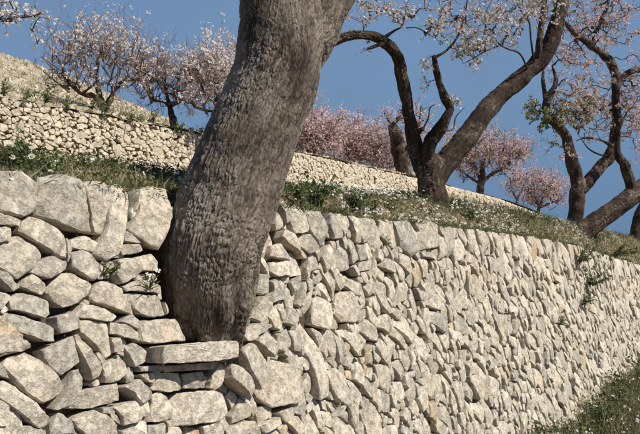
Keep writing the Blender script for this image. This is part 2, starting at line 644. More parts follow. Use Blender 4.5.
def layout(u0, u1, vlo, vhi, cell, size_fn, orient_fn, traced, blocked, r, ncand, tight=0.62, asp_m=0.5, fill=(0.985, 1.05)):
    """fills a wall face with stone outlines (list of (k,2) arrays); traced outlines are kept as they are"""
    nu, nv = int((u1 - u0) / cell), int((vhi - vlo) / cell)
    U = u0 + (np.arange(nu) + 0.5) * cell
    V = vlo + (np.arange(nv) + 0.5) * cell
    UU, VV = np.meshgrid(U, V, indexing='ij')
    best = np.full((nu, nv), 1e9)
    ids = np.full((nu, nv), -1, int)
    free = ~blocked(UU, VV)
    for poly in traced:
        lo, hi = poly.min(0) - 0.02, poly.max(0) + 0.02
        i0, i1 = np.clip(((lo[0] - u0) / cell, (hi[0] - u0) / cell), 0, nu).astype(int)
        j0, j1 = np.clip(((lo[1] - vlo) / cell, (hi[1] - vlo) / cell), 0, nv).astype(int)
        if i1 > i0 and j1 > j0:
            c_ = poly.mean(0)
            free[i0:i1, j0:j1] &= ~inpoly(UU[i0:i1, j0:j1], VV[i0:i1, j0:j1], c_ + (poly - c_) * 1.03)
    seeds = np.zeros((0, 5))
    cu = r.uniform(u0, u1, ncand)
    cv = r.uniform(vlo, vhi, ncand)
    sz = size_fn(cu, cv) * np.exp(r.normal(0, 0.36, ncand))
    if len(traced):
        # chinking stones for the spaces left between the traced ones
        k_ = 6000
        cu = np.concatenate([cu, r.uniform(u0, 5.0, k_)])
        cv = np.concatenate([cv, r.uniform(vlo, vhi, k_)])
        sz = np.concatenate([sz, r.uniform(0.035, 0.10, k_)])
        ncand += k_
    I_ = np.zeros((nu + 1, nv + 1))
    I_[1:, 1:] = np.cumsum(np.cumsum(free, 0), 1)
    hw = sz * 0.42
    a0 = np.clip(((cu - hw - u0) / cell).astype(int), 0, nu)
    a1 = np.clip(((cu + hw - u0) / cell).astype(int) + 1, 0, nu)
    b0 = np.clip(((cv - hw - vlo) / cell).astype(int), 0, nv)
    b1 = np.clip(((cv + hw - vlo) / cell).astype(int) + 1, 0, nv)
    ffrac = (I_[a1, b1] - I_[a0, b1] - I_[a1, b0] + I_[a0, b0]) / np.maximum(1, (a1 - a0) * (b1 - b0))
    sz = np.where(ffrac > 0.72, sz, np.where(sz < 0.06, sz, -1))
    order = np.argsort(-sz)
    acc = []
    accA = np.zeros((ncand, 3))
    k = 0
    for i in order:
        if sz[i] <= 0:
            continue
        iu, iv = int((cu[i] - u0) / cell), int((cv[i] - vlo) / cell)
        if not free[min(iu, nu - 1), min(iv, nv - 1)]:
            continue
        if k:
            d2 = (accA[:k, 0] - cu[i]) ** 2 + (accA[:k, 1] - cv[i]) ** 2
            if np.any(d2 < (tight * (accA[:k, 2] + sz[i]) * 0.5) ** 2):
                continue
        accA[k] = (cu[i], cv[i], sz[i])
        k += 1
    acc = accA[:k]
    asp = np.clip(np.exp(r.normal(asp_m, 0.36, k)), 1.0, 3.8)
    ang = orient_fn(acc[:, 0], acc[:, 1], r)
    cxy = acc[:, :2].copy()
    for it in range(2):
        best[:] = 1e9
        ids[:] = -1
        for s_ in range(k):
            a = acc[s_, 2] * 0.5 * math.sqrt(asp[s_])
            b = acc[s_, 2] * 0.5 / math.sqrt(asp[s_])
            w_ = a * 2.6
            i0, i1 = max(0, int((cxy[s_, 0] - w_ - u0) / cell)), min(nu, int((cxy[s_, 0] + w_ - u0) / cell) + 1)
            j0, j1 = max(0, int((cxy[s_, 1] - w_ - vlo) / cell)), min(nv, int((cxy[s_, 1] + w_ - vlo) / cell) + 1)
            if i1 <= i0 or j1 <= j0:
                continue
            du = UU[i0:i1, j0:j1] - cxy[s_, 0]
            dv = VV[i0:i1, j0:j1] - cxy[s_, 1]
            c_, n_ = math.cos(ang[s_]), math.sin(ang[s_])
            x = np.abs(du * c_ + dv * n_) / a
            y = np.abs(-du * n_ + dv * c_) / b
            d = (x ** 2.8 + y ** 2.8)
            sub = best[i0:i1, j0:j1]
            mk_ = (d < sub) & free[i0:i1, j0:j1] & (d < 1.75)
            sub[mk_] = d[mk_]
            ids[i0:i1, j0:j1][mk_] = s_
        if it == 0:
            flat = ids.ravel()
            ok = flat >= 0
            cnt = np.bincount(flat[ok], minlength=k)
            su = np.bincount(flat[ok], UU.ravel()[ok], minlength=k)
            sv = np.bincount(flat[ok], VV.ravel()[ok], minlength=k)
            g_ = cnt > 0
            cxy[g_, 0] = su[g_] / cnt[g_]
            cxy[g_, 1] = sv[g_] / cnt[g_]
    flat = ids.ravel()
    od = np.argsort(flat, kind='stable')
    fs = flat[od]
    starts = np.searchsorted(fs, np.arange(k))
    ends = np.searchsorted(fs, np.arange(k), side='right')
    polys = []
    uu, vv = UU.ravel(), VV.ravel()
    for s_ in range(k):
        ix = od[starts[s_]:ends[s_]]
        if len(ix) < 7:
            continue
        p = np.stack([uu[ix], vv[ix]], -1)
        h = hull(p)
        if len(h) < 4:
            continue
        ha = 0.5 * abs(np.sum(h[:, 0] * np.roll(h[:, 1], -1) - h[:, 1] * np.roll(h[:, 0], -1)))
        if len(ix) * cell * cell < 0.68 * ha:
            # ragged leftover space: keep only the compact middle of it
            m_ = p[np.argmin(np.sum((p - p.mean(0)) ** 2, 1))]
            p = p[np.sum((p - m_) ** 2, 1) < len(ix) * cell * cell / math.pi * 1.1]
            if len(p) < 7:
                continue
            h = hull(p)
            if len(h) < 4:
                continue
        h = simplify(h, int(r.integers(4, 7)), 0.02)
        c_ = h.mean(0)
        polys.append(c_ + (h - c_) * r.uniform(*fill))
    return polys


def outline(poly, M, r, jag):
    """chamfered, resampled and slightly ragged outline with M points"""
    p = poly
    nx, pv = np.roll(p, -1, 0), np.roll(p, 1, 0)
    e1 = np.linalg.norm(nx - p, axis=1, keepdims=True)
    e0 = np.linalg.norm(pv - p, axis=1, keepdims=True)
    cut = np.minimum(np.minimum(e0, e1) * r.uniform(0.02, 0.09, (len(p), 1)), 0.007)
    q = np.empty((len(p) * 2, 2))
    q[0::2] = p + (pv - p) / (e0 + 1e-9) * cut
    q[1::2] = p + (nx - p) / (e1 + 1e-9) * cut
    L = np.concatenate([[0], np.cumsum(np.linalg.norm(np.roll(q, -1, 0) - q, axis=1))])
    tt = np.linspace(0, L[-1], M, endpoint=False)
    qq = np.concatenate([q, q[:1]])
    # snap nearest sample to each corner so outlines stay angular
    for v_ in L[:-1]:
        i = int(np.argmin(np.abs(tt - v_)))
        tt[i] = v_
    tt.sort()
    o = np.stack([np.interp(tt, L, qq[:, 0]), np.interp(tt, L, qq[:, 1])], -1)
    c_ = o.mean(0)
    rad = 1 + jag * r.normal(0, 1, (M, 1))
    return c_ + (o - c_) * rad


def stone(poly, fr, r, M, ts, back, tilt_s, off_s, jag, proud=0.0):
    ar = np.sum(poly[:, 0] * np.roll(poly[:, 1], -1) - poly[:, 1] * np.roll(poly[:, 0], -1))
    if ar < 0:
        poly = poly[::-1]
    o = outline(poly, M, r, jag)
    c_ = o.mean(0)
    q = o - c_
    rad = math.sqrt(abs(ar) * 0.5 / math.pi) + 1e-4
    tilt = r.normal(0, tilt_s * min(1.0, 0.55 + rad * 7), 2)
    tilt[1] -= 0.05                       # faces look slightly upwards on the whole
    off = proud + r.normal(0.0, off_s)
    nf = int(r.integers(6, 11))
    fa = (np.arange(nf) + r.uniform(-0.4, 0.4, nf)) * 2 * math.pi / nf
    fk = r.uniform(0.15, 0.9, nf) ** 1.2 * min(1.0, 0.5 + rad * 6)
    fs_ = r.uniform(0.55, 1.05, nf) * rad
    fa = np.append(fa, r.uniform(0, 6.28))        # one broad cleavage plane across the face
    fk = np.append(fk, r.uniform(0.05, 0.32))
    fs_ = np.append(fs_, r.uniform(-0.1, 0.3) * rad)
    e = min(0.007, 0.09 * rad) * r.uniform(0.6, 1.3)

    def h(x):
        z = off + x @ tilt
        cutp = (x @ np.stack([np.cos(fa), np.sin(fa)])) * fk - fs_ * fk
        return z - np.minimum(np.maximum(0, cutp.max(1)), 0.35 * rad)
    rings = []
    rings.append((c_ + q * 0.0 + 0, None))
    V = [np.array([[c_[0], c_[1], h(np.zeros((1, 2)))[0]]])]
    for t in ts:
        x = q * t
        drop = 0 if t < 0.94 else e * ((t - 0.94) / 0.06) ** 2
        V.append(np.column_stack([x + c_, h(x) - drop]))
    V.append(np.column_stack([q * 0.985 + c_, h(q) - e - 0.022]))
    V.append(np.column_stack([q * 0.86 + c_, np.full(M, -back)]))
    n = len(ts) + 2
    V = np.concatenate(V)
    i = np.arange(M)
    tri = np.stack([np.zeros(M, int), 1 + i, 1 + (i + 1) % M], -1)
    quads = 1 + grid_faces(n, M, wrap=True)[:, [0, 3, 2, 1]]
    P = fr.P(V[:, 0], V[:, 1], V[:, 2])
    return P, tri, quads


def roughen(P, fr, amps):
    for a, f in amps:
        P = P + vec_noise(P, f) * a
    return P


TS_HI = (0.18, 0.34, 0.48, 0.6, 0.71, 0.8, 0.88, 0.95, 0.985, 1.0)
TS_MD = (0.3, 0.52, 0.7, 0.84, 0.95, 1.0)
TS_LO = (0.45, 0.75, 0.95, 1.0)


def build_wall(parent, polys, fr, mat, seed, back, nparts, infill_name, tones=None, tilt=0.085, off=0.009, proud=None):
    r = np.random.default_rng(seed)
    info = []
    for i, p in enumerate(polys):
        P = fr.P(p[:, 0], p[:, 1])
        px, z = project(P)
        if (z < 0.3).any():
            info.append(0)
            continue
        a = 0.5 * abs(np.sum(px[:, 0] * np.roll(px[:, 1], -1) - px[:, 1] * np.roll(px[:, 0], -1)))
        c_ = px.mean(0)
        if not (-10 < c_[0] < 650 and -10 < c_[1] < 444):
            a *= 0.001
        info.append(a)
    info = np.array(info)
    order = np.argsort(-info)
    VV, TT, QQ, TN, n0 = [], [], [], [], 0
    for rank, i in enumerate(order):
        a = info[i]
        if a > 220:
            M, ts, jag = 44, TS_HI, 0.006
        elif a > 60:
            M, ts, jag = 22, TS_MD, 0.010
        else:
            M, ts, jag = 12, TS_LO, 0.012
        P, tri, quads = stone(polys[i], fr, r, M, ts, back, tilt, off if proud is None or i not in proud else 0.006, jag, proud.get(i, -0.012) if proud else 0.0)
        P = roughen(P, fr, ((0.0025, 12), (0.0028, 34), (0.0022, 85)) if a > 60 else ((0.0025, 14), (0.003, 40)))
        t = float(np.clip(r.beta(1.25, 1.25), 0, 1)) if r.random() > 0.025 else 1.25
        if tones is not None and i in tones:
            t = tones[i]
        tone = np.full(len(P), t)
        if rank < nparts:
            mk('stone', P, [tri, quads], mat, parent=parent, tone=tone, sharp=20)
        else:
            VV.append(P)
            TT.append(tri + n0)
            QQ.append(quads + n0)
            TN.append(tone)
            n0 += len(P)
    if VV:
        mk(infill_name, np.concatenate(VV), [np.concatenate(TT), np.concatenate(QQ)], mat, parent=parent,
           tone=np.concatenate(TN), sharp=20, kind='stuff')


# stones traced from the photograph: (crop origin x, y, scale, outlines)
TRACED = [
 (0, 160, 5.333, [
  [(-60,60),(0,50),(120,60),(200,130),(195,250),(170,290),(120,310),(0,275),(-60,260)],
  [(210,90),(330,70),(440,95),(465,160),(500,390),(400,370),(290,320),(200,290),(190,240),(205,150)],
  [(465,105),(560,115),(620,180),(575,270),(560,330),(550,400),(510,390),(490,260),(470,180)],
  [(-40,278),(0,285),(120,318),(100,350),(0,340),(-40,330)],
  [(-20,345),(0,350),(65,355),(60,430),(0,440),(-20,400)]]),
 (0, 150, 3.1, [
  [(62,250),(75,215),(95,203),(150,225),(205,262),(215,295),(208,335),(165,322),(100,280)],
  [(0,280),(60,262),(110,290),(130,325),(95,370),(52,400),(0,362),(-15,320)],
  [(100,350),(160,328),(210,345),(205,370),(150,400),(110,385),(75,375)],
  [(222,275),(265,262),(312,285),(295,315),(225,300)],
  [(370,100),(400,95),(428,130),(410,190),(385,260),(360,330),(330,345),(295,320),(330,230),(345,170)],
  [(455,110),(500,105),(540,115),(543,150),(520,230),(490,310),(455,300),(395,245),(430,200),(445,150)],
  [(388,252),(445,265),(450,290),(385,285)],
  [(372,295),(440,290),(445,315),(380,328)],
  [(430,120),(450,120),(430,165),(420,190)]]),
 (0, 235, 5.333, [
  [(255,290),(330,200),(380,200),(500,265),(470,320),(400,370),(340,390),(290,355)],
  [(0,190),(40,200),(100,280),(60,305),(0,240),(-20,215)],
  [(100,265),(180,205),(245,260),(250,290),(225,320),(150,290)],
  [(60,315),(130,305),(280,350),(280,425),(248,445),(60,395)],
  [(385,90),(440,75),(480,90),(540,170),(515,240),(480,235),(380,175)],
  [(0,300),(60,325),(10,400),(-20,405)]]),
 (90, 235, 5.333, [
  [(155,130),(230,120),(275,180),(250,220),(160,260),(130,210)],
  [(235,118),(340,100),(385,150),(370,190),(280,195)],
  [(170,270),(250,240),(385,270),(390,308),(190,300)],
  [(180,312),(395,320),(425,430),(310,440),(255,420),(185,335)],
  [(10,340),(45,250),(80,245),(165,285),(175,330),(240,410),(240,425),(190,415),(130,390),(40,355)]]),
 (0, 300, 5.333, [
  [(410,80),(450,20),(560,50),(615,90),(580,115),(430,95)],
  [(15,120),(45,55),(90,70),(310,150),(290,225),(250,225),(60,150)],
  [(0,185),(45,180),(150,215),(190,255),(100,275),(0,285),(-30,250)],
  [(240,265),(405,185),(420,230),(440,330),(330,405),(290,370),(245,310)],
  [(408,185),(430,180),(550,370),(540,400),(500,430),(415,240)],
  [(305,90),(400,55),(430,110),(425,150),(320,185),(300,140)],
  [(435,105),(560,110),(590,290),(560,310),(540,295),(440,165)]]),
 (90, 300, 5.333, [
  [(95,195),(150,200),(168,270),(120,280)],
  [(90,175),(95,120),(160,125),(265,175),(275,225),(190,200)],
  [(160,110),(220,75),(260,110),(262,160)],
  [(265,110),(460,100),(490,150),(520,190),(515,215),(340,235),(275,222)],
  [(190,245),(240,228),(300,275),(295,330),(235,358),(215,290)],
  [(265,355),(370,345),(365,375),(270,380)]]),
 (0, 353, 5.333, [
  [(20,60),(60,20),(150,-10),(260,70),(355,180),(330,220),(230,265),(150,230),(80,150)],
  [(400,95),(430,85),(455,130),(430,200),(370,290),(290,305),(340,210)],
  [(0,140),(40,145),(150,240),(260,350),(250,385),(210,405),(100,320),(0,235)],
  [(0,250),(50,280),(35,380),(0,390),(-30,330)],
  [(260,380),(320,320),(390,370),(420,432),(260,440)],
  [(0,400),(130,385),(240,410),(250,440),(0,440)],
  [(540,290),(590,285),(610,330),(540,320)]]),
 (90, 353, 5.333, [
  [(355,98),(480,108),(510,195),(420,210),(330,195),(350,150)],
  [(270,110),(350,100),(342,160),(310,155)],
  [(495,112),(610,97),(635,130),(620,185),(510,190)],
  [(60,60),(170,0),(220,50),(225,100),(150,150),(80,160),(70,100)],
  [(-90,210),(165,155),(160,255),(0,292),(-110,300),(-95,250)],
  [(130,290),(240,250),(285,345),(180,390),(170,340)],
  [(185,180),(270,130),(330,215),(325,250),(270,270),(235,210)],
  [(345,220),(385,205),(430,255),(450,350),(320,375),(340,290)],
  [(320,390),(400,372),(400,440),(315,440)],
  [(402,365),(445,350),(440,390),(405,395)],
  [(170,415),(230,390),(300,430),(280,450),(170,445)]]),
 (0, 0, 1.0, [
  [(147,347),(165,345),(200,342),(226,341),(228,357),(215,360),(180,363),(148,364)],
  [(164,366),(222,361.5),(222,366),(214,369),(165,372)],
  [(175,407),(178,395),(195,391),(210,390),(226,393),(229,413),(222,421),(190,426),(175,426)],
  [(73,421),(90,409),(108,416),(122,425),(120,440),(90,440),(76,428)],
  [(303,319),(309,317),(312,328),(322,349),(329,372),(331,389),(330,397),(318,400),(315,378),(306,345)]]),
 (180, 330, 4.175, [
  [(130,190),(165,135),(195,145),(180,215),(150,255),(125,240)],
  [(190,140),(215,150),(290,235),(260,280),(180,205)],
  [(210,85),(265,45),(325,140),(320,190),(290,250),(255,200)],
  [(205,10),(300,0),(275,42),(235,48)],
  [(275,45),(310,5),(375,75),(345,115)],
  [(340,150),(400,120),(480,150),(505,230),(490,300),(380,325),(335,280),(325,230)],
  [(215,360),(250,285),(285,330),(285,360),(220,395)],
  [(330,400),(420,360),(435,385),(350,430)],
  [(190,420),(265,380),(305,430),(200,445)],
  [(410,345),(480,315),(480,345),(435,385)],
  [(310,340),(355,330),(365,370),(325,400)]]),
 (220, 270, 5.333, [
  [(110,260),(180,140),(250,180),(195,270),(160,285)],
  [(50,345),(130,290),(215,290),(215,305),(85,385)],
  [(245,215),(300,190),(335,280),(320,320),(280,310)],
  [(185,70),(210,15),(270,25),(275,120),(235,128),(190,115)],
  [(280,60),(300,45),(370,120),(350,150),(280,180),(240,150),(285,115)],
  [(375,65),(430,30),(430,80),(400,125)],
  [(505,150),(535,130),(610,190),(630,260),(560,320),(500,290)],
  [(310,340),(370,310),(380,400),(350,440),(310,420)],
  [(375,320),(420,320),(440,390),(440,440),(388,430)],
  [(410,180),(450,60),(478,55),(450,150),(430,200)],
  [(450,200),(500,80),(520,90),(470,240)],
  [(340,280),(370,190),(435,240),(385,300)]]),
 (220, 200, 5.333, [
  [(475,45),(545,60),(580,150),(585,240),(540,245),(480,170),(470,90)],
  [(405,30),(440,30),(472,90),(468,170),(400,180),(380,110)],
  [(325,20),(365,30),(385,80),(350,130),(340,80)],
  [(285,130),(310,50),(335,110),(330,150),(290,165)],
  [(345,155),(390,180),(430,290),(350,230),(325,190)],
  [(400,190),(470,182),(515,265),(470,290),(430,250)],
  [(270,240),(320,230),(360,330),(310,310),(265,300)],
  [(270,330),(330,330),(385,400),(300,410),(270,380)],
  [(540,300),(570,260),(605,300),(590,350),(560,390)],
  [(490,320),(520,300),(540,360),(500,380)]]),
 (330, 200, 5.333, [
  [(360,110),(440,110),(470,200),(470,280),(440,310),(380,250),(360,170)],
  [(490,100),(580,130),(590,250),(490,268),(485,180)],
  [(370,275),(440,312),(435,380),(410,400),(370,340)],
  [(275,100),(340,130),(370,230),(330,260),(270,180)],
  [(490,272),(575,290),(570,320),(500,300)],
  [(265,350),(300,305),(355,330),(350,390),(300,370)],
  [(5,60),(60,100),(70,200),(20,210),(0,130)],
  [(165,330),(230,320),(225,370),(165,380)]]),
 (330, 280, 5.333, [
  [(40,180),(70,60),(130,55),(170,190),(140,230),(70,220)],
  [(150,250),(190,205),(290,290),(270,330),(210,320)],
  [(250,200),(300,180),(335,230),(310,290),(260,250)],
  [(340,180),(455,300),(430,350),(335,210)],
  [(330,250),(420,350),(400,370),(320,290)],
  [(530,150),(640,200),(660,320),(540,220)],
  [(50,270),(90,260),(185,350),(160,410)],
  [(240,10),(340,170),(310,185),(270,130)],
  [(330,130),(370,25),(390,50),(350,150)],
  [(540,110),(580,70),(630,110),(590,160),(545,140)]]),
]
traced = []
for ox, oy, sc, ps in TRACED:
    for p in ps:
        q_ = np.array([F1.uv(ox + x / sc, oy + y / sc) for x, y in p])
        traced.append(q_.mean(0) + (q_ - q_.mean(0)) * 1.0)


def blocked1(U, V):
    b = V > top1(U) - 0.012
    P = F1.P(U, V).reshape(-1, 3)
    near = np.zeros(len(P), bool)
    sel = np.where((U.ravel() < 4.2))[0]
    Q, _ = resample(np.column_stack([tr_ax, tr_r]), 0.05)
    for c_ in Q:
        d = np.linalg.norm(P[sel] - c_[:3], axis=1)
        near[sel[d < c_[3] * 0.9]] = True
    px, z = project(P)
    yy = [t_[0] for t_ in TR_OUT]
    l_ = np.interp(px[:, 1], yy, [t_[1] for t_ in TR_OUT])
    r_ = np.interp(px[:, 1], yy, [t_[2] for t_ in TR_OUT])
    # the wall opens round the trunk: nothing is laid where the trunk stands or in the cleft on its left
    near |= (z > 0.3) & (px[:, 0] > l_ + 1) & (px[:, 0] < r_ - 9) & (px[:, 1] < 343)
    return b | near.reshape(U.shape)


def size1(u, v):
    s = np.interp(u, [0, 2.2, 3.5, 6, 10, 20], [0.14, 0.105, 0.088, 0.096, 0.118, 0.16])
    t = top1(u) - v
    return s * np.where(t < 0.2, 1.3, 1.0)


def orient1(u, v, r):
    t = top1(u) - v
    a = np.where(r.random(len(u)) < 0.72, R(122) + r.normal(0, 0.32, len(u)), r.uniform(0, math.pi, len(u)))
    return np.where(t < 0.2, R(95) + r.normal(0, 0.25, len(u)), a)


r1 = np.random.default_rng(21)
polys1 = layout(0.2, 26.0, -0.05, 2.12, 0.010, size1, orient1, traced, blocked1, r1, 42000, asp_m=0.56)
wall1 = thing('dry_stone_wall', 'rough limestone retaining wall in the foreground that the large trunk grows out of', 'wall', F1.P(3.0, 0.0))
all1 = traced + polys1
tone1 = {}
rt = np.random.default_rng(5)
proud1 = {}
slab = F1.uv(187, 352)
for i in range(len(traced)):
    cpx = project(F1.P(*traced[i].mean(0)))[0]
    proud1[i] = 0.115 if np.linalg.norm(traced[i].mean(0) - slab) < 0.06 else (0.07 if 222 < cpx[0] < 262 and 300 < cpx[1] < 385 else 0.008)
    tone1[i] = float(np.clip(rt.normal(0.45, 0.27), 0.0, 0.9))
build_wall(wall1, all1, F1, M_STONE, 33, 0.13, 299, 'small_stones', tone1, proud=proud1)
# earth and rubble behind the face
cu = np.concatenate([np.arange(0.1, 12, 0.05), np.arange(12, 27, 0.25)])
rows = np.linspace(0, 1, 36)
cg = []
for t in rows:
    v = -0.1 + t * (top1(cu) - 0.05 + 0.1)
    p = F1.P(cu, v, -0.07)
    cg.append(p)
cg = np.concatenate(cg)
cg = cg + F1.N * (0.03 * fbm(cg * 14, 3))[:, None]
# hollow it where the trunk sits
Q, _ = resample(np.column_stack([tr_ax, tr_r]), 0.04)
d = np.min(np.linalg.norm(cg[:, None, :] - Q[None, :, :3], axis=2) - Q[None, :, 3], axis=1)
px_, z_ = project(cg)
yy = [t_[0] for t_ in TR_OUT]
inside = (px_[:, 0] > np.interp(px_[:, 1], yy, [t_[1] for t_ in TR_OUT]) - 12) & (px_[:, 0] < np.interp(px_[:, 1], yy, [t_[2] for t_ in TR_OUT]) - 25) & (px_[:, 1] < 335)
cg = cg - F1.N * np.maximum(np.clip(0.06 - d, 0, 0.25), np.where(inside, 0.28, 0))[:, None]
mk('earth_core', cg, grid_faces(len(rows), len(cu)), M_CORE, parent=wall1)

# upper terrace wall
r2 = np.random.default_rng(22)
polys2 = layout(3.6, 46.0, 3.0, 5.9, 0.016, lambda u, v: np.interp(u, [4, 8, 16, 46], [0.062, 0.066, 0.095, 0.19]),
                lambda u, v, r: r.normal(0, 0.5, len(u)), [], lambda U, V: (V > top2(U) - 0.02) | (V < top2(U) - 1.45), r2, 52000, fill=(1.06, 1.14))
wall2 = thing('terrace_wall', 'sunlit yellowish rubble wall of the upper terrace, behind the weedy bank', 'wall', F2.P(12.0, 2.4))
build_wall(wall2, polys2, F2, M_STONE2, 34, 0.16, 299, 'small_stones', None, 0.07, 0.008)
cu = np.arange(3.0, 90, 0.3)
cg = np.concatenate([F2.P(cu, 1.8 + t * (top2(cu) - 0.10 - 1.8), -0.07) for t in np.linspace(0, 1, 12)])
cg = cg + F2.N * (0.025 * fbm(cg * 6, 3))[:, None]
mk('earth_core', cg, grid_faces(12, len(cu)), M_CORE, parent=wall2)

# ------------------------------------------------------------------ scatter helper
def rotmats(normals, spin, r):
    n = normals / (np.linalg.norm(normals, axis=1, keepdims=True) + 1e-9)
    ref = np.where(np.abs(n[:, 2:3]) < 0.9, np.array([[0, 0, 1.0]]), np.array([[1.0, 0, 0]]))
    a = np.cross(ref, n)
    a /= np.linalg.norm(a, axis=1, keepdims=True) + 1e-9
    b = np.cross(n, a)
    c_, s_ = np.cos(spin)[:, None], np.sin(spin)[:, None]
    return np.stack([a * c_ + b * s_, -a * s_ + b * c_, n], -1)      # columns x,y,z


def scatter(tv, tf, pos, Rm, sc):
    tv = np.asarray(tv, float)
    sc = np.asarray(sc, float)
    if sc.ndim == 1:
        sc = np.repeat(sc[:, None], 3, 1)
    V = np.einsum('nij,nkj->nki', Rm, tv[None] * sc[:, None, :]) + pos[:, None, :]
    F = [(np.asarray(f)[None] + (np.arange(len(pos)) * len(tv))[:, None, None]).reshape(-1, np.asarray(f).shape[1]) for f in tf]
    return V.reshape(-1, 3), F


def petal_flower(n, w, cup, inner=0.12):
    v, f = [], []
    for k in range(n):
        a = 2 * math.pi * k / n
        for (rr, da, z) in ((inner, 0, 0), (0.62, -w, cup * 0.55), (1.0, 0, cup), (0.62, w, cup * 0.55)):
            v.append((rr * math.cos(a + da), rr * math.sin(a + da), z))
        f.append((4 * k, 4 * k + 1, 4 * k + 2, 4 * k + 3))
    return np.array(v), [np.array(f)]


FLOWER = petal_flower(5, 0.52, 0.35)
FLOWER_LO = (np.array([(0, 0, 0), (1, .1, .3), (.3, 1, .25), (-.8, .6, .35), (-.85, -.55, .25), (.25, -1, .3), (.9, -.3, .3)]),
             [np.array([(0, 1, 2), (0, 3, 4), (0, 5, 6)])])
DAISY = petal_flower(13, 0.17, 0.12, 0.25)
LEAF = (np.array([(0, 0, 0), (0.26, 0.45, 0.1), (0, 1, 0.0), (-0.26, 0.45, 0.1)]), [np.array([(0, 1, 2), (0, 2, 3)])])
BLADE = (np.array([(-0.5, 0, 0), (0.5, 0, 0), (-0.36, 0.14, 0.5), (0.36, 0.14, 0.5), (0, 0.5, 1.0)]), [np.array([(0, 1, 3), (0, 3, 2), (2, 3, 4)])])
BALL_V = np.array([(0, 0, 1), (1, 0, 0), (0, 1, 0), (-1, 0, 0), (0, -1, 0), (0, 0, -1)], float)
BALL_F = [np.array([(0, 1, 2), (0, 2, 3), (0, 3, 4), (0, 4, 1), (5, 2, 1), (5, 3, 2), (5, 4, 3), (5, 1, 4)])]


def rand_dirs(n, r):
    d = r.normal(0, 1, (n, 3))
    return d / np.linalg.norm(d, axis=1, keepdims=True)


def cat_mesh(parts):
    """join (V, faces list, tone) triples"""
    V, T, F, n0 = [], [], {}, 0
    for v, fs, t in parts:
        V.append(v)
        T.append(t)
        for f in (fs if isinstance(fs, list) else [fs]):
            F.setdefault(f.shape[1], []).append(f + n0)
        n0 += len(v)
    return np.concatenate(V), [np.concatenate(x) for x in F.values()], np.concatenate(T)


# ------------------------------------------------------------------ near tree
near = thing('almond_tree', 'thick leaning grey almond trunk growing straight out of the foreground wall', 'tree', tr_ax[1])
V, fs, tn = tube(np.column_stack([tr_ax, tr_r]), 540, 0.0040, bark=0.0115, plate=(0.0115, 0.036), gnarl=0.010, seed=1, cap=False)
# buttress folds near the foot
foot = at(183, 300, 2.93)
ax2 = at(174, 330, 2.95)
for (a, b, w_, dep) in ((at(187, 283, 2.9), at(178, 330, 2.92), 0.016, 0.045), (at(246, 255, 2.93), at(230, 284, 2.9), 0.022, 0.022)):
    ab = b - a
    t = np.clip(((V - a) @ ab) / (ab @ ab), 0, 1)
    dd = np.linalg.norm(V - (a + t[:, None] * ab), axis=1)
    axc = np.array([np.interp(V[:, 2], tr_ax[:, 2], tr_ax[:, k]) for k in range(3)]).T
    inw = axc - V
    inw /= np.linalg.norm(inw, axis=1, keepdims=True) + 1e-9
    V = V + inw * (dep * np.exp(-(dd / w_ / 1.6) ** 2))[:, None]
lowz = at(200, 262, 2.9)[2]
lo_ = np.clip((lowz - V[:, 2]) / 0.32, 0, 1)
axc = np.array([np.interp(V[:, 2], tr_ax[:, 2], tr_ax[:, k]) for k in range(3)]).T
ow = V - axc
ang_ = np.arctan2(ow[:, 1], ow[:, 0])
ow /= np.linalg.norm(ow, axis=1, keepdims=True) + 1e-9
V = V + ow * (lo_ * (0.016 * np.cos(7 * ang_ + 1.3 + 2.5 * lo_) + 0.010 * np.cos(12 * ang_ + 0.4)))[:, None]
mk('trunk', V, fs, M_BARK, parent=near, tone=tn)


def pxlimb(pts, wscale=1.0):
    return np.array([[*at(x, y, d), w / 2 / FPX * d * wscale * (0.72 if w < 5 else 1.0)] for x, y, w, d in pts])


limb_r = pxlimb([(272, 125, 40, 3.13), (288, 70, 56, 3.15), (303, 40, 58, 3.16), (317, 14, 56, 3.17), (337, -22, 52, 3.2), (362, -70, 46, 3.25), (395, -135, 38, 3.35), (420, -200, 30, 3.5)])
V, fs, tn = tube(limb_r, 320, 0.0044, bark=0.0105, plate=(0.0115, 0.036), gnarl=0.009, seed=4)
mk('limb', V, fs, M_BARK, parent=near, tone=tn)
limb_l = pxlimb([(262, -80, 84, 3.21), (255, -120, 76, 3.24), (240, -180, 62, 3.3), (232, -240, 50, 3.4)])
V, fs, tn = tube(limb_l, 90, 0.012, bark=0.014, plate=(0.018, 0.05), gnarl=0.010, seed=6)
mk('limb', V, fs, M_BARK, parent=near, tone=tn)


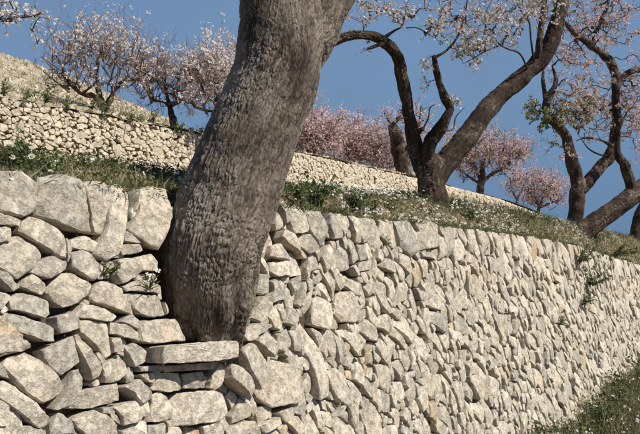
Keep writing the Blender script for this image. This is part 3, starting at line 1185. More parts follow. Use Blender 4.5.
# ------------------------------------------------------------------ branching trees
def grow(nodes0, targets, r, step=0.09, jit=0.022, droop=0.0, skip=0.03, shoots=0.0):
    """nodes0 (n,3) seed points on limbs; one path from the nearest node to each target. returns node array, parent, paths"""
    cap_ = len(nodes0) + len(targets) * 44
    N = np.zeros((cap_, 3))
    N[:len(nodes0)] = nodes0
    par = np.full(cap_, -1)
    n = len(nodes0)
    d0 = np.array([np.min(np.sum((nodes0 - t) ** 2, 1)) for t in targets])
    paths = []
    for ti in np.argsort(d0):
        t = targets[ti]
        d2 = np.sum((N[:n] - t) ** 2, 1)
        i = int(np.argmin(d2 * (1 + 0.4 * r.random(n))))
        L = math.sqrt(d2[i])
        if L < skip:
            continue
        k = int(min(38, max(2, round(L / step))))
        a = N[i]
        side = rand_dirs(1, r)[0] * L * 0.14
        idx = [i]
        for s_ in range(1, k + 1):
            q = s_ / k
            p = a + (t - a) * q + side * math.sin(q * math.pi) + r.normal(0, jit, 3) * (q < 1)
            p[2] -= droop * L * q * (1 - q)
            N[n] = p
            par[n] = idx[-1]
            idx.append(n)
            n += 1
        paths.append(idx)
        if shoots and r.random() < 0.75:
            L = shoots * r.uniform(0.35, 1.0)
            up = np.array([0, 0, 0.7]) + r.normal(0, 0.5, 3)
            idx2 = [idx[-1]]
            for s_ in range(1, 4):
                N[n] = N[idx[-1]] + up * L * s_ / 3 + r.normal(0, L * 0.03, 3)
                par[n] = idx2[-1]
                idx2.append(n)
                n += 1
            paths.append(idx2)
    return N[:n], par[:n], paths, len(nodes0)


def twig_mesh(N, par, paths, n0, r, r0=0.0016, rmax=0.02, nseg=4, p=0.5):
    cnt = np.ones(len(N))
    for i in range(len(N) - 1, -1, -1):
        if par[i] >= 0:
            cnt[par[i]] += cnt[i]
    rad = np.minimum(r0 * cnt ** p, rmax)
    V, F, T, b = [], [], [], 0
    th = np.linspace(0, 2 * math.pi, nseg, endpoint=False)
    for idx in paths:
        X = N[idx]
        rr = rad[idx].copy()
        rr[0] = rr[1]
        rr[-1] *= 0.5
        Tn = np.gradient(X, axis=0)
        Tn /= np.linalg.norm(Tn, axis=1, keepdims=True) + 1e-9
        ref = np.array([0.2, 0.97, 0.1])
        A = ref - Tn * (Tn @ ref)[:, None]
        A /= np.linalg.norm(A, axis=1, keepdims=True) + 1e-9
        B = np.cross(Tn, A)
        v = X[:, None] + (A[:, None] * np.cos(th)[None, :, None] + B[:, None] * np.sin(th)[None, :, None]) * rr[:, None, None]
        V.append(v.reshape(-1, 3))
        F.append(grid_faces(len(X), nseg, wrap=True) + b)
        T.append(np.full(len(X) * nseg, r.uniform(0.15, 0.85)))
        b += len(X) * nseg
    return np.concatenate(V), np.concatenate(F), np.concatenate(T), rad


def ell(cx, cy, rx, ry, depth, dr, n, r):
    """points in an ellipsoid given by its outline in the photograph and its depth"""
    d = rand_dirs(n, r)
    lump = 0.78 + 0.42 * vnoise(d * 2.3 + r.uniform(0, 50))[:, None] + r.normal(0, 0.10, (n, 1))
    d = d * (r.random((n, 1)) ** 0.5) * lump * 1.15
    return np.array([at(cx + a * rx, cy + b * ry, depth + c_ * dr) for a, b, c_ in d])


def bloom(N, rad, n0, count, size, r, flower, spread=0.02, rmax=0.006, lo=0.0, hi=1.0, weight=None):
    cand = np.where((rad < rmax) & (np.arange(len(N)) >= n0))[0]
    if len(cand) == 0:
        return None
    w_ = None
    if weight is not None:
        w_ = weight(N[cand])
        w_ = w_ / w_.sum()
    # clusters of a few blossoms per spur
    k = r.choice(cand, max(1, count // 3), p=w_)
    pos = np.repeat(N[k], 3, 0) + r.normal(0, spread, (len(k) * 3, 3))
    nrm = rand_dirs(len(pos), r) + np.array([0, 0, 0.35])
    Rm = rotmats(nrm, r.uniform(0, 6.28, len(pos)), r)
    sc = size * r.uniform(0.55, 1.15, len(pos))
    bud = r.random(len(pos)) < 0.2
    sc = np.where(bud, sc * 0.55, sc)
    V, F = scatter(flower[0], flower[1], pos, Rm, sc)
    tone = np.where(bud, r.uniform(0, 0.1, len(pos)), r.uniform(0.2, 1, len(pos)))
    return V, F, np.repeat(tone, len(flower[0]))


def leaves(N, rad, n0, count, size, r, weight=None, spread=0.015):
    cand = np.where((rad < 0.006) & (np.arange(len(N)) >= n0))[0]
    w_ = None
    if weight is not None:
        w_ = weight(N[cand])
        if w_.sum() <= 0:
            return None
        w_ = w_ / w_.sum()
    k = r.choice(cand, count, p=w_)
    pos = N[k] + r.normal(0, spread, (count, 3))
    Rm = rotmats(rand_dirs(count, r) + np.array([0, 0, 0.6]), r.uniform(0, 6.28, count), r)
    V, F = scatter(LEAF[0], LEAF[1], pos, Rm, size * r.uniform(0.5, 1.2, count))
    return V, F, np.repeat(r.random(count), 4)


def limb_nodes(Ls, step=0.06, frm=0.0):
    outp = []
    for L in Ls:
        Q, _ = resample(L, step)
        outp.append(Q[int(len(Q) * frm):, :3])
    return np.concatenate(outp)


def traced_tree(name, label, trunk, limbs, targets, seed, blossoms, bl_mat, bl_size, nleaf=0, leaf_w=None, bl_w=None, leaf_size=0.03,
                twig_mat=None, bark_mat=None, flower=FLOWER, twig0=0.0016, group='almond trees on the terraces', seg=40, step=0.012, bark=0.010,
                rmax=0.016, spread=0.02, nseg=4, plate=(0.02, 0.05), gn=0.012, jit=0.022, gstep=0.09, shoots=0.0):
    r = np.random.default_rng(seed)
    t = thing(name, label, 'tree', trunk[0][:3] if len(trunk) else limbs[0][0][:3], group)
    V, fs, tn = tube(trunk, seg, step, bark=bark, plate=plate, gnarl=gn, seed=seed, cap=True)
    mk('trunk', V, fs, bark_mat or M_BARK2, parent=t, tone=tn)
    for k, L in enumerate(limbs):
        if L[-1, 3] < 0.02:
            L[-1, 3] *= 0.3
        big = L[0, 3] > 0.03
        V, fs, tn = tube(L, seg if big else 14, step if big else 0.02, bark=bark * min(1, L[0, 3] / 0.07), plate=plate, gnarl=gn * min(1, L[0, 3] / 0.05), seed=seed + k)
        mk('limb', V, fs, bark_mat or M_BARK2, parent=t, tone=tn)
    nodes0 = limb_nodes(limbs, 0.05, 0.15)
    N, par, paths, n0 = grow(nodes0, targets, r, step=gstep, jit=jit, shoots=shoots)
    V, F, T, rad = twig_mesh(N, par, paths, n0, r, r0=twig0, rmax=rmax, nseg=nseg)
    mk('twigs', V, F, twig_mat or M_TWIG, parent=t, tone=T, kind='stuff')
    b = bloom(N, rad, n0, blossoms, bl_size, r, flower, weight=bl_w, spread=spread, rmax=max(0.006, twig0 * 2.3))
    if b:
        mk('blossom', b[0], b[1], bl_mat, parent=t, tone=b[2], smooth=False, kind='stuff')
    if nleaf:
        b = leaves(N, rad, n0, nleaf, leaf_size, r, weight=leaf_w)
        if b:
            mk('foliage', b[0], b[1], M_LEAF, parent=t, tone=b[2], smooth=False, kind='stuff')
    return t


# --- almond tree in the middle
r = np.random.default_rng(101)
D = 6.5
tk = pxlimb([(437, 222, 38, D), (435, 206, 35, D), (433, 192, 31, D), (432, 180, 32, D), (433, 166, 32, D), (434, 158, 22, D)])
lim = [
 pxlimb([(433, 190, 16, D), (428, 178, 23, D), (422, 164, 22, D), (416, 148, 20, D), (412, 130, 17, D - .05), (408, 110, 16, D - .1), (404, 86, 15, D - .15), (400, 64, 15, D - .2), (394, 50, 15, D - .25), (384, 41, 15, D - .3), (370, 36, 12, D - .35), (350, 36, 10.5, D - .4), (334, 41, 10.5, D - .45), (312, 52, 9, D - .5), (292, 58, 6, D - .5)]),
 pxlimb([(428, 168, 20, D), (429, 146, 17, D - .1), (439, 131, 15, D - .15), (446, 118, 12, D - .2), (450, 109, 11, D - .2), (446, 100, 11, D - .2), (440, 86, 8.5, D - .22), (437, 74, 7.5, D - .24), (434, 56, 6.5, D - .25)]),
 pxlimb([(434, 190, 16, D), (437, 178, 25, D), (445, 163, 29, D + .05), (460, 146, 28, D + .1), (480, 119, 26, D + .2), (500, 96, 24, D + .3), (520, 79, 23, D + .35), (538, 62, 22, D + .4), (550, 44, 20, D + .4), (557, 22, 18, D + .42), (563, 0, 16, D + .45), (567, -35, 14, D + .5), (562, -80, 10, D + .5)]),
 pxlimb([(434, 58, 5, D - .25), (447, 50, 4, D - .25), (458, 36, 3.5, D - .25), (465, 14, 3, D - .25), (469, -12, 2.2, D - .2)]),
 pxlimb([(537, 60, 9, D + .35), (539, 44, 8, D + .3), (542, 22, 7, D + .3), (545, 0, 6.5, D + .3), (549, -40, 5, D + .3)]),
 pxlimb([(534, 62, 4, D + .3), (531, 40, 3.4, D + .2), (529, 22, 3, D + .2), (520, 9, 2.6, D + .2), (513, -8, 2, D + .2)]),
 pxlimb([(528, 70, 3.5, D + .3), (520, 54, 3.2, D + .1), (508, 49, 3, D), (498, 43, 2.5, D), (494, 33, 2, D)]),
 pxlimb([(499, 46, 2.5, D), (486, 51, 2.2, D - .05), (474, 58, 2, D - .1), (463, 64, 1.5, D - .1)]),
 pxlimb([(384, 38, 5, D - .3), (394, 31, 4, D - .35), (402, 26, 3.6, D - .38), (405, 14, 3.2, D - .4), (408, 2, 2.5, D - .4)]),
 pxlimb([(406, 28, 2.4, D - .4), (417, 28, 2.2, D - .4), (428, 34, 2, D - .4), (440, 42, 1.6, D - .4)]),
 pxlimb([(412, 131, 9, D - .05), (418, 131, 7, D - .14), (423, 129, 6.5, D - .18)]),
 pxlimb([(420, 134, 3, D - .15), (428, 119, 2.6, D - .2), (430, 108, 2.2, D - .2), (436, 104, 1.6, D - .2)]),
 pxlimb([(442, 131, 3.4, D - .2), (453, 129, 3, D - .2), (456, 117, 2.2, D - .2), (466, 106, 1.8, D - .2)]),
 pxlimb([(388, 42, 4, D - .32), (373, 47, 5, D - .4), (366, 50, 3, D - .4)]),
 pxlimb([(410, 118, 2.5, D - .1), (399, 119, 3, D - .2), (393, 127, 2, D - .2)]),
]
tg = np.concatenate([
 ell(385, 12, 45, 20, D - .4, .35, 70, r), ell(440, 18, 38, 26, D - .3, .4, 75, r), ell(490, 20, 46, 32, D, .5, 190, r), ell(468, 50, 26, 18, D - .1, .3, 60, r),
 ell(540, 5, 40, 30, D + .3, .6, 110, r), ell(425, 85, 10, 10, D - .2, .1, 6, r), ell(458, 100, 10, 10, D - .2, .1, 7, r), ell(424, 62, 12, 16, D - .3, .2, 10, r),
 ell(362, 50, 8, 8, D - .4, .15, 5, r), ell(470, -45, 110, 45, D, .8, 170, r)])
tk[:, 3] *= 0.86
for L_ in lim:
    L_[:, 3] *= 0.77
traced_tree('almond_tree', 'forked almond tree mid-bank whose limb arches left behind the big trunk', tk, lim, tg, 102,
            4600, M_BL_PALE, 0.0165, 1700, leaf_size=0.034, plate=(0.017, 0.055), bark=0.017, step=0.008, seg=72, twig0=0.0013)

# --- almond tree on the right
D = 11.6
r = np.random.default_rng(111)
tk = pxlimb([(577, 236, 24, D), (575, 224, 19, D), (576, 210, 17, D), (577, 195, 18, D), (579, 186, 17, D), (580, 178, 10, D)])
lim = [
 pxlimb([(577, 192, 13, D), (576, 176, 15, D), (572, 162, 15, D - .1), (570, 150, 13, D - .15), (565, 135, 11, D - .2), (557, 125, 11, D - .25), (549, 116, 10, D - .3), (546, 105, 10, D - .3), (550, 95, 9, D - .3), (555, 86, 6, D - .3), (556, 78, 5, D - .25), (552, 66, 4, D - .2)]),
 pxlimb([(547, 104, 6, D - .3), (544, 88, 5, D - .3), (543, 74, 4.5, D - .3), (546, 56, 3, D - .3)]),
 pxlimb([(579, 193, 13, D), (588, 182, 14, D), (598, 170, 14, D + .1), (609, 157, 14, D + .15), (614, 143, 12, D + .2), (616, 119, 10.5, D + .2), (615.6, 95, 10, D + .2), (615.6, 77, 10, D + .2), (611, 63, 9, D + .15), (602, 54, 8, D + .1), (591, 45, 7.5, D), (580, 37, 6, D - .1), (569, 27, 5.5, D - .2), (556, 8, 4, D - .3), (548, -20, 3, D - .3)]),
 pxlimb([(592, 46, 6, D), (596, 34, 5.5, D), (601, 20, 5, D), (607, 8, 4.5, D), (610, -10, 4, D), (616, -50, 3, D)]),
 pxlimb([(616, 80, 8, D + .2), (624, 76, 7, D + .2), (633, 71, 7.5, D + .25), (645, 68, 7, D + .3), (668, 55, 5, D + .4)]),
 pxlimb([(612, 146, 5, D + .1), (603, 141, 4, D), (594, 138.5, 3.4, D - .1), (584, 138, 2.8, D - .2), (576, 141, 2, D - .2)]),
 pxlimb([(608, 156, 3, D + .1), (598, 154, 3, D), (588, 148, 2.5, D - .1), (578, 134, 2, D - .2)]),
 pxlimb([(616, 121, 7, D + .2), (621, 121, 7, D + .1), (624, 119, 4, D + .05)]),
]
tg = np.concatenate([ell(600, 18, 55, 34, D, 1.0, 300, r), ell(582, 105, 34, 36, D - .2, .7, 260, r), ell(630, 105, 24, 50, D + .3, .8, 190, r), ell(572, 60, 30, 26, D - .2, .6, 120, r),
                     ell(548, 118, 22, 18, D - .4, .4, 70, r), ell(531, 108, 12, 12, D - .4, .2, 26, r), ell(560, 150, 22, 16, D - .3, .3, 20, r), ell(610, -45, 75, 40, D, 1.1, 130, r), ell(605, 105, 42, 44, D + .8, .8, 200, r), ell(590, 45, 40, 30, D + .6, .7, 90, r)])
gl = at(545, 117, D - .35)
gl2 = at(585, 112, D - .2)


def lw3(P):
    return 0.12 + 3.5 * np.exp(-np.sum((P - gl) ** 2, 1) / 0.12) + 1.2 * np.exp(-np.sum((P - gl2) ** 2, 1) / 0.15)


def bw3(P):
    return 1.0 - 0.93 * np.exp(-np.sum((P - at(538, 118, D - .35)) ** 2, 1) / 0.10)


tk[:, 3] *= 0.86
for L_ in lim:
    L_[:, 3] *= 0.82
traced_tree('almond_tree', 'dark V-forked almond tree on the right of the bank, leaves on its left limb', tk, lim, tg, 112,
            12500, M_BL_PINK, 0.0215, 4600, leaf_w=lw3, bl_w=bw3, leaf_size=0.046, plate=(0.022, 0.07), bark=0.019, step=0.011, seg=48, twig0=0.0018)

# --- heavily leaning trunk beside it
D = 11.4
r = np.random.default_rng(121)
tk = pxlimb([(556, 254, 26, D), (574, 239, 24, D), (590, 226.5, 22, D), (609, 213, 20, D + .05), (631, 197, 20, D + .1), (644, 187, 20, D + .15), (668, 165, 18, D + .2), (690, 130, 16, D + .3)])
lim = [pxlimb([(634, 193, 12, D + .1), (629, 178, 10, D + .1), (624, 165, 9, D + .05), (618, 154, 7, D), (619, 130, 4, D), (628, 110, 3, D)]),
       pxlimb([(690, 132, 15, D + .3), (700, 100, 12, D + .3), (705, 50, 9, D + .3), (700, 0, 6, D + .3)]),
       pxlimb([(672, 160, 9, D + .2), (664, 130, 7, D + .2), (660, 95, 5, D + .1), (650, 60, 3, D + .1)])]
tg = np.concatenate([ell(640, 140, 20, 30, D + .1, .4, 60, r), ell(660, 70, 40, 60, D + .2, .6, 150, r), ell(705, 40, 50, 60, D + .3, .8, 80, r)])
tk[:, 3] *= 0.92
traced_tree('almond_tree', 'fat furrowed trunk leaning hard to the right at the foot of the right tree', tk, lim, tg, 122,
            1700, M_BL_PINK, 0.022, 300, plate=(0.024, 0.07), bark=0.018, step=0.011, seg=60)

# --- trunk cut by the right edge
D = 18.0
r = np.random.default_rng(131)
tk = pxlimb([(636, 243, 14, D), (637, 228, 12, D), (641, 214, 12, D), (649, 200, 12, D), (660, 180, 11, D)])
lim = [pxlimb([(658, 184, 9, D), (668, 150, 7, D), (670, 110, 5, D)]), pxlimb([(645, 206, 7, D), (643, 190, 5, D), (650, 165, 4, D)])]
tg = np.concatenate([ell(668, 120, 34, 50, D, 1.0, 120, r)])
traced_tree('almond_tree', 'dark trunk at the right edge, half out of the picture beyond the leaning trunk', tk, lim, tg, 132, 1000, M_BL_PINK, 0.028, 0, step=0.03, seg=20)

# --- bare stub of a trunk behind the upper wall
D = 22.5
r = np.random.default_rng(141)
tk = pxlimb([(404, 184, 18, D), (403, 172, 16, D), (401, 160, 14.5, D), (397, 147, 13, D), (397, 138, 13, D), (394, 129, 11, D), (393, 124, 7, D)])
lim = [pxlimb([(394, 132, 6, D), (394, 124, 5, D), (399, 117, 3.5, D), (403, 109, 2.2, D), (410, 98, 1.4, D)]), pxlimb([(401, 160, 8, D), (408, 150, 6.5, D), (413, 138, 5, D), (419, 122, 3, D), (421, 106, 2, D)]),
       pxlimb([(394, 130, 5, D), (389, 121, 3, D), (384, 112, 1.8, D)])]
tg = np.concatenate([ell(402, 116, 16, 16, D, .5, 60, r), ell(420, 124, 20, 28, D, .7, 130, r), ell(388, 116, 12, 14, D, .5, 40, r)])
traced_tree('almond_tree', 'stout crooked dark trunk behind the upper wall, left of the forked tree', tk, lim, tg, 142, 1500, M_BL_PINK, 0.036, 0, bark_mat=M_BARK2,
            step=0.03, seg=36, twig0=0.0035, bark=0.04, plate=(0.05, 0.16), gn=0.028, gstep=0.2, spread=0.06)

# --- far trees, from pixel sketches
def far_tree(label, D, trunk, limbs, ells, seed, nbl, mat, size, twig, twig0=0.0035, gstep=0.22, jit=0.04, shoots=0, spread=0.06, wt=1.0, nt=1.0):
    r = np.random.default_rng(seed)
    P = lambda pts: pxlimb([(x, y, w * wt, D + dz) for (x, y, w, dz) in pts])
    tg = np.concatenate([ell(cx, cy, rx, ry, D + dz, dr, int(n * nt), r) for cx, cy, rx, ry, dz, dr, n in ells])
    return traced_tree('almond_tree', label, P(trunk), [P(L) for L in limbs], tg, seed + 1, nbl, mat, size, 0, twig_mat=twig, bark_mat=M_BARK2, flower=FLOWER_LO,
                       twig0=twig0, step=0.05, seg=14, bark=0.012, plate=(0.05, 0.12), gn=0.03, gstep=gstep, jit=jit, nseg=3, spread=spread, rmax=0.03, shoots=shoots)


far_tree('spreading almond tree above the upper wall at left, bare reddish twigs and white blossom', 12.6,
         [(104, 114, 9, 0), (102, 107, 8, 0), (100, 101, 6, 0), (98, 97, 4, 0)],
         [[(101, 104, 6, 0), (93, 96, 5.5, 0), (82, 94, 5.5, -.2), (74, 87, 5, -.3), (65, 77, 4.5, -.3), (62, 67, 3.5, -.3), (54, 52, 2.2, -.3)],
          [(103, 106, 6, 0), (99, 92, 5, .2), (97, 78, 4.5, .3), (98, 62, 3, .3), (101, 45, 2, .3)],
          [(106, 107, 5.5, 0), (111, 97, 5, .1), (119, 85, 4.5, .1), (126, 80, 4, .1), (138, 79, 3, .1), (150, 70, 2, 0)],
          [(97, 80, 3, .3), (86, 66, 2.6, .1), (82, 48, 2, 0)], [(112, 94, 3, .1), (112, 75, 2.6, -.1), (118, 55, 2, -.1)],
          [(82, 94, 3.5, -.2), (92, 86, 3, -.3), (97, 80, 2, -.4)]],
         [(72, 52, 42, 40, -.2, .8, 230), (105, 48, 46, 40, .1, .9, 270), (132, 64, 32, 36, .1, .7, 170), (60, 78, 22, 20, -.2, .4, 40), (90, 82, 30, 16, -.2, .4, 50)],
         201, 3000, M_BL_WHITE, 0.031, M_TWIGR, twig0=0.0018, gstep=0.13, jit=0.02, spread=0.03, shoots=0.42, nt=1.35)
far_tree('almond tree above the upper wall with dense brownish bare twigs, between the two whiter ones', 13.6,
         [(174, 126, 7, 0), (172, 116, 6.5, 0), (170, 108, 6, 0), (168, 101, 5, 0)],
         [[(171, 108, 5, 0), (163, 102, 4.5, -.1), (154, 100, 4.5, -.1), (150, 92, 4, -.2), (147, 80, 3, -.2), (140, 62, 2, -.2)],
          [(169, 102, 5, 0), (166, 92, 4.5, 0), (165, 82, 4, .1), (168, 66, 2.5, .1)], [(171, 106, 5, 0), (180, 100, 4.5, .1), (184, 88, 3.5, .1), (186, 70, 2.2, .2)]],
         [(158, 72, 36, 38, 0, .8, 330), (187, 78, 28, 36, .1, .7, 200), (150, 96, 20, 14, 0, .4, 40)], 211, 1300, M_BL_WHITE, 0.029, M_TWIGR, twig0=0.0018, gstep=0.13, jit=0.02, spread=0.03, shoots=0.42, nt=1.6)
far_tree('almond tree thick with white blossom beside the big trunk, above the upper wall', 13.2,
         [(220, 132, 7, 0), (219, 118, 6.5, 0), (218, 108, 6, 0), (216, 99, 5, 0)],
         [[(218, 106, 5, 0), (210, 100, 4, -.1), (203, 90, 3.5, -.1), (198, 74, 2.5, -.1)], [(217, 101, 5, 0), (216, 86, 4, .1), (210, 66, 2.6, .1)],
          [(218, 104, 5, 0), (228, 92, 4, .1), (236, 74, 3, .1)], [(218, 112, 4, 0), (204, 110, 3.5, -.1), (194, 106, 3, -.2), (190, 98, 2, -.2)]],
         [(206, 72, 28, 40, 0, .8, 240), (224, 78, 28, 40, .1, .8, 220), (196, 100, 20, 16, -.1, .4, 70)], 221, 4600, M_BL_WHITE, 0.032, M_TWIGR, twig0=0.0019, gstep=0.13, jit=0.02, spread=0.035, shoots=0.3, nt=1.6)
far_tree('round pink almond tree above the upper wall, just right of the big trunk', 20.5,
         [(306, 162, 8, 0), (308, 150, 7, 0), (309, 143, 6, 0)],
         [[(308, 148, 5, 0), (300, 138, 4, 0), (294, 125, 3, 0)], [(309, 146, 5, 0), (312, 132, 4, 0), (316, 118, 3, 0)], [(309, 148, 5, 0), (322, 138, 4, 0), (332, 128, 3, 0)]],
         [(308, 130, 34, 26, 0, 1.2, 330), (328, 136, 24, 26, 0, .8, 180), (290, 137, 20, 24, 0, .8, 80), (312, 150, 34, 12, 0, .9, 120)], 231, 9500, M_BL_PINK, 0.036, M_TWIGR, twig0=0.0034, spread=0.07, shoots=0.4, nt=1.7)
far_tree('lower pink almond tree above the upper wall, in the middle of the pink row', 23,
         [(352, 170, 8, 0), (352, 158, 7, 0), (353, 150, 6, 0)],
         [[(352, 156, 5, 0), (345, 144, 4, 0), (338, 130, 3, 0)], [(353, 153, 5, 0), (357, 138, 4, 0), (360, 124, 3, 0)], [(353, 156, 5, 0), (366, 146, 4, 0), (374, 138, 3, 0)]],
         [(350, 138, 32, 28, 0, 1.2, 330), (370, 148, 24, 22, 0, .9, 180), (355, 156, 34, 12, 0, .9, 120)], 241, 8500, M_BL_PINK, 0.036, M_TWIGR, twig0=0.0034, spread=0.07, shoots=0.4, nt=1.7)
far_tree('pink almond tree at the right end of the pink row, beside the broken trunk', 25,
         [(384, 176, 7, 0), (385, 164, 6, 0), (386, 156, 5, 0)],
         [[(385, 162, 5, 0), (380, 148, 4, 0), (378, 132, 3, 0)], [(386, 158, 5, 0), (391, 144, 4, 0), (394, 128, 3, 0)]],
         [(384, 146, 22, 28, 0, 1.0, 220), (410, 150, 20, 26, 0, .9, 140), (388, 164, 26, 10, 0, .9, 90)], 251, 5200, M_BL_PINK, 0.036, M_TWIGR, twig0=0.0034, spread=0.07, shoots=0.4, nt=1.7)
far_tree('pink almond tree with dark short trunk under the limb of the forked tree', 34,
         [(480, 194, 8, 0), (481, 184, 7.5, 0), (482, 176, 7, 0), (482, 170, 5, 0)],
         [[(481, 180, 5, 0), (475, 168, 4.5, 0), (472, 155, 3.5, 0), (468, 142, 2.5, 0)], [(482, 174, 5.5, 0), (484, 160, 4, 0), (490, 148, 3, 0)], [(483, 182, 5, 0), (492, 174, 4, 0), (502, 169, 3, 0), (512, 160, 2, 0)],
          [(481, 184, 4, 0), (468, 176, 3, 0), (460, 166, 2.4, 0)]],
         [(488, 150, 38, 26, 0, 1.6, 330), (466, 162, 26, 24, 0, 1.1, 150), (514, 152, 28, 16, 0, 1, 150), (505, 168, 24, 10, 0, .8, 50), (450, 150, 16, 22, 0, .8, 70)], 261, 8500, M_BL_PINK, 0.046, M_TWIGR, twig0=0.0055, gstep=0.3, spread=0.09, shoots=0.5, nt=1.5)
far_tree('small pale pink almond tree low behind the bank, left of the right tree', 42,
         [(536, 222, 5, 0), (538, 212, 4.5, 0), (540, 205, 4, 0)],
         [[(539, 208, 4, 0), (536, 198, 3, 0), (530, 190, 2.2, 0)], [(540, 206, 4, 0), (544, 196, 3, 0), (552, 188, 2.2, 0)], [(540, 208, 3, 0), (552, 202, 2.4, 0), (562, 198, 2, 0)]],
         [(552, 190, 20, 18, 0, 1.6, 200), (530, 196, 14, 14, 0, 1, 90), (538, 180, 14, 12, 0, .9, 60)], 271, 5000, M_BL_PINK, 0.05, M_TWIGR, twig0=0.006, gstep=0.35, spread=0.12, shoots=0.6, nt=1.8)
far_tree('slight pink almond tree beneath the blossom, between the far pink trees', 46,
         [(516, 212, 4, 0), (517, 202, 3.5, 0), (518, 196, 3, 0)],
         [[(517, 200, 3, 0), (512, 190, 2.4, 0), (510, 178, 1.8, 0)], [(518, 197, 3, 0), (523, 188, 2.4, 0), (526, 178, 1.8, 0)]],
         [(518, 182, 16, 16, 0, 1.1, 110)], 281, 2000, M_BL_PINK, 0.05, M_TWIGR, twig0=0.006, gstep=0.35, spread=0.12, shoots=0.6, nt=1.8)

# --- blossoming branch reaching in at the top left, from a tree outside the picture
D = 4.9
r = np.random.default_rng(151)
tk = pxlimb([(-190, 190, 46, D), (-186, 150, 40, D), (-180, 100, 36, D), (-170, 60, 32, D), (-165, 30, 22, D)])
lim = [pxlimb([(-172, 70, 26, D), (-140, 35, 20, D), (-100, 15, 14, D), (-60, 12, 9, D), (-25, 17, 5, D), (5, 19, 3, D), (28, 17, 2, D), (44, 14, 1.4, D)]),
       pxlimb([(-168, 50, 20, D), (-175, 0, 15, D), (-165, -60, 9, D)]), pxlimb([(-60, 12, 6, D), (-30, -8, 4, D), (0, -14, 3, D)])]
tg = np.concatenate([ell(12, 12, 30, 22, D, .22, 46, r), ell(36, 15, 12, 8, D, .1, 12, r), ell(33, 38, 8, 6, D, .1, 5, r), ell(-60, 0, 60, 40, D, .5, 60, r), ell(-170, -30, 60, 50, D, .6, 60, r)])
traced_tree('almond_tree', 'almond branch with white blossom reaching in at the top left corner', tk, lim, tg, 152, 700, M_BL_WHITE, 0.0175, 60, step=0.02, seg=24)


# ------------------------------------------------------------------ bank vegetation (stuff)
def terr_z(u, s_):
    a, b = top1(u) - 0.03, crest(u) - 0.03
    t = np.clip((s_ - 0.2) / 0.42, 0, 1)
    return a + (b - a) * t ** 0.6 + 0.03 * np.sin(t * math.pi) + np.where(s_ > 0.62, (s_ - 0.62) / 6.4 * 0.9, 0)


def bank_pts(n, u0, u1, s0, s1, r, pw=1.0):
    u = u0 + (u1 - u0) * r.random(n) ** pw
    s_ = r.uniform(s0, s1, n)
    z = terr_z(u, s_)
    P = F1.P0 + u[:, None] * WDIR + z[:, None] * ZUP - s_[:, None] * WN
    return u, s_, P


def blades(P, r, hmin, hmax, wid, tone, lean=0.5, up=ZUP):
    n = len(P)
    nr = up[None] + r.normal(0, lean, (n, 3)) * np.array([1, 1, 0.3])
    Rm = rotmats(nr, r.uniform(0, 6.28, n), r)
    h = r.uniform(hmin, hmax, n)
    sc = np.column_stack([wid * r.uniform(0.6, 1.3, n), h * r.uniform(0.2, 1.0, n), h])
    V, F = scatter(BLADE[0], BLADE[1], P, Rm, sc)
    return V, F, np.repeat(tone, 5)


rb = np.random.default_rng(301)
parts = []
u, s_, P = bank_pts(24000, 0.9, 17, 0.08, 0.95, rb, 1.7)
dens = fbm(P * 2.6, 2)
green = np.clip(0.42 + 0.3 * dens + np.interp(u, [1.3, 1.6, 2.4, 2.7, 3.4, 4.2], [-0.1, 0.1, 0.1, -0.16, -0.12, 0.0]) + rb.normal(0, 0.17, len(u)), 0, 1)
keep = rb.random(len(u)) < np.clip(0.75 + 0.6 * dens, 0.15, 1)
P, green, u = P[keep], green[keep], u[keep]
parts.append(blades(P, rb, 0.02, 0.085, 0.005, green, 0.6))
u, s_, P = bank_pts(15000, 0.9, 15, 0.08, 0.9, rb, 1.6)
nn = len(P)
Rm = rotmats(ZUP[None] + rb.normal(0, 0.6, (nn, 3)), rb.uniform(0, 6.28, nn), rb)
P = P + np.column_stack([rb.normal(0, .01, nn), rb.normal(0, .01, nn), rb.uniform(0.0, 0.06, nn)])
V, F = scatter(LEAF[0], LEAF[1], P, Rm, rb.uniform(0.012, 0.034, nn))
lt = np.clip(0.36 + 0.22 * fbm(P * 2.6, 2) + rb.normal(0, 0.15, nn), 0, 0.75)
parts.append((V, F, np.repeat(lt, 4)))
u, s_, P = bank_pts(12000, 6, 30, 0.06, 1.3, rb, 1.2)
parts.append(blades(P, rb, 0.05, 0.16, 0.011, np.clip(0.56 + 0.3 * fbm(P * 1.5, 2) + rb.normal(0, 0.2, len(P)), 0, 1), 0.6))
# fringe hanging over the wall top
u, s_, P = bank_pts(9000, 0.9, 17, 0.0, 0.2, rb, 1.7)
fr_ = fbm(P * 3.1 + 60, 2)
kp = rb.random(len(P)) < np.clip(0.45 + 0.9 * fr_, 0.03, 1)
P, fr_ = P[kp] + ZUP * 0.012, fr_[kp]
parts.append(blades(P, rb, 0.025, 0.09, 0.0045, np.clip(0.45 - 0.2 * fr_ + rb.normal(0, 0.22, len(P)), 0, 1), 0.9, up=ZUP * 0.8 + WN * 0.7))
V, F, T = cat_mesh(parts)
o = mk('bank_grass', V, F, M_GRASS, tone=T, smooth=False, kind='stuff')
o['label'] = 'low green and straw-coloured grass covering the bank above the foreground wall'
o['category'] = 'grass'

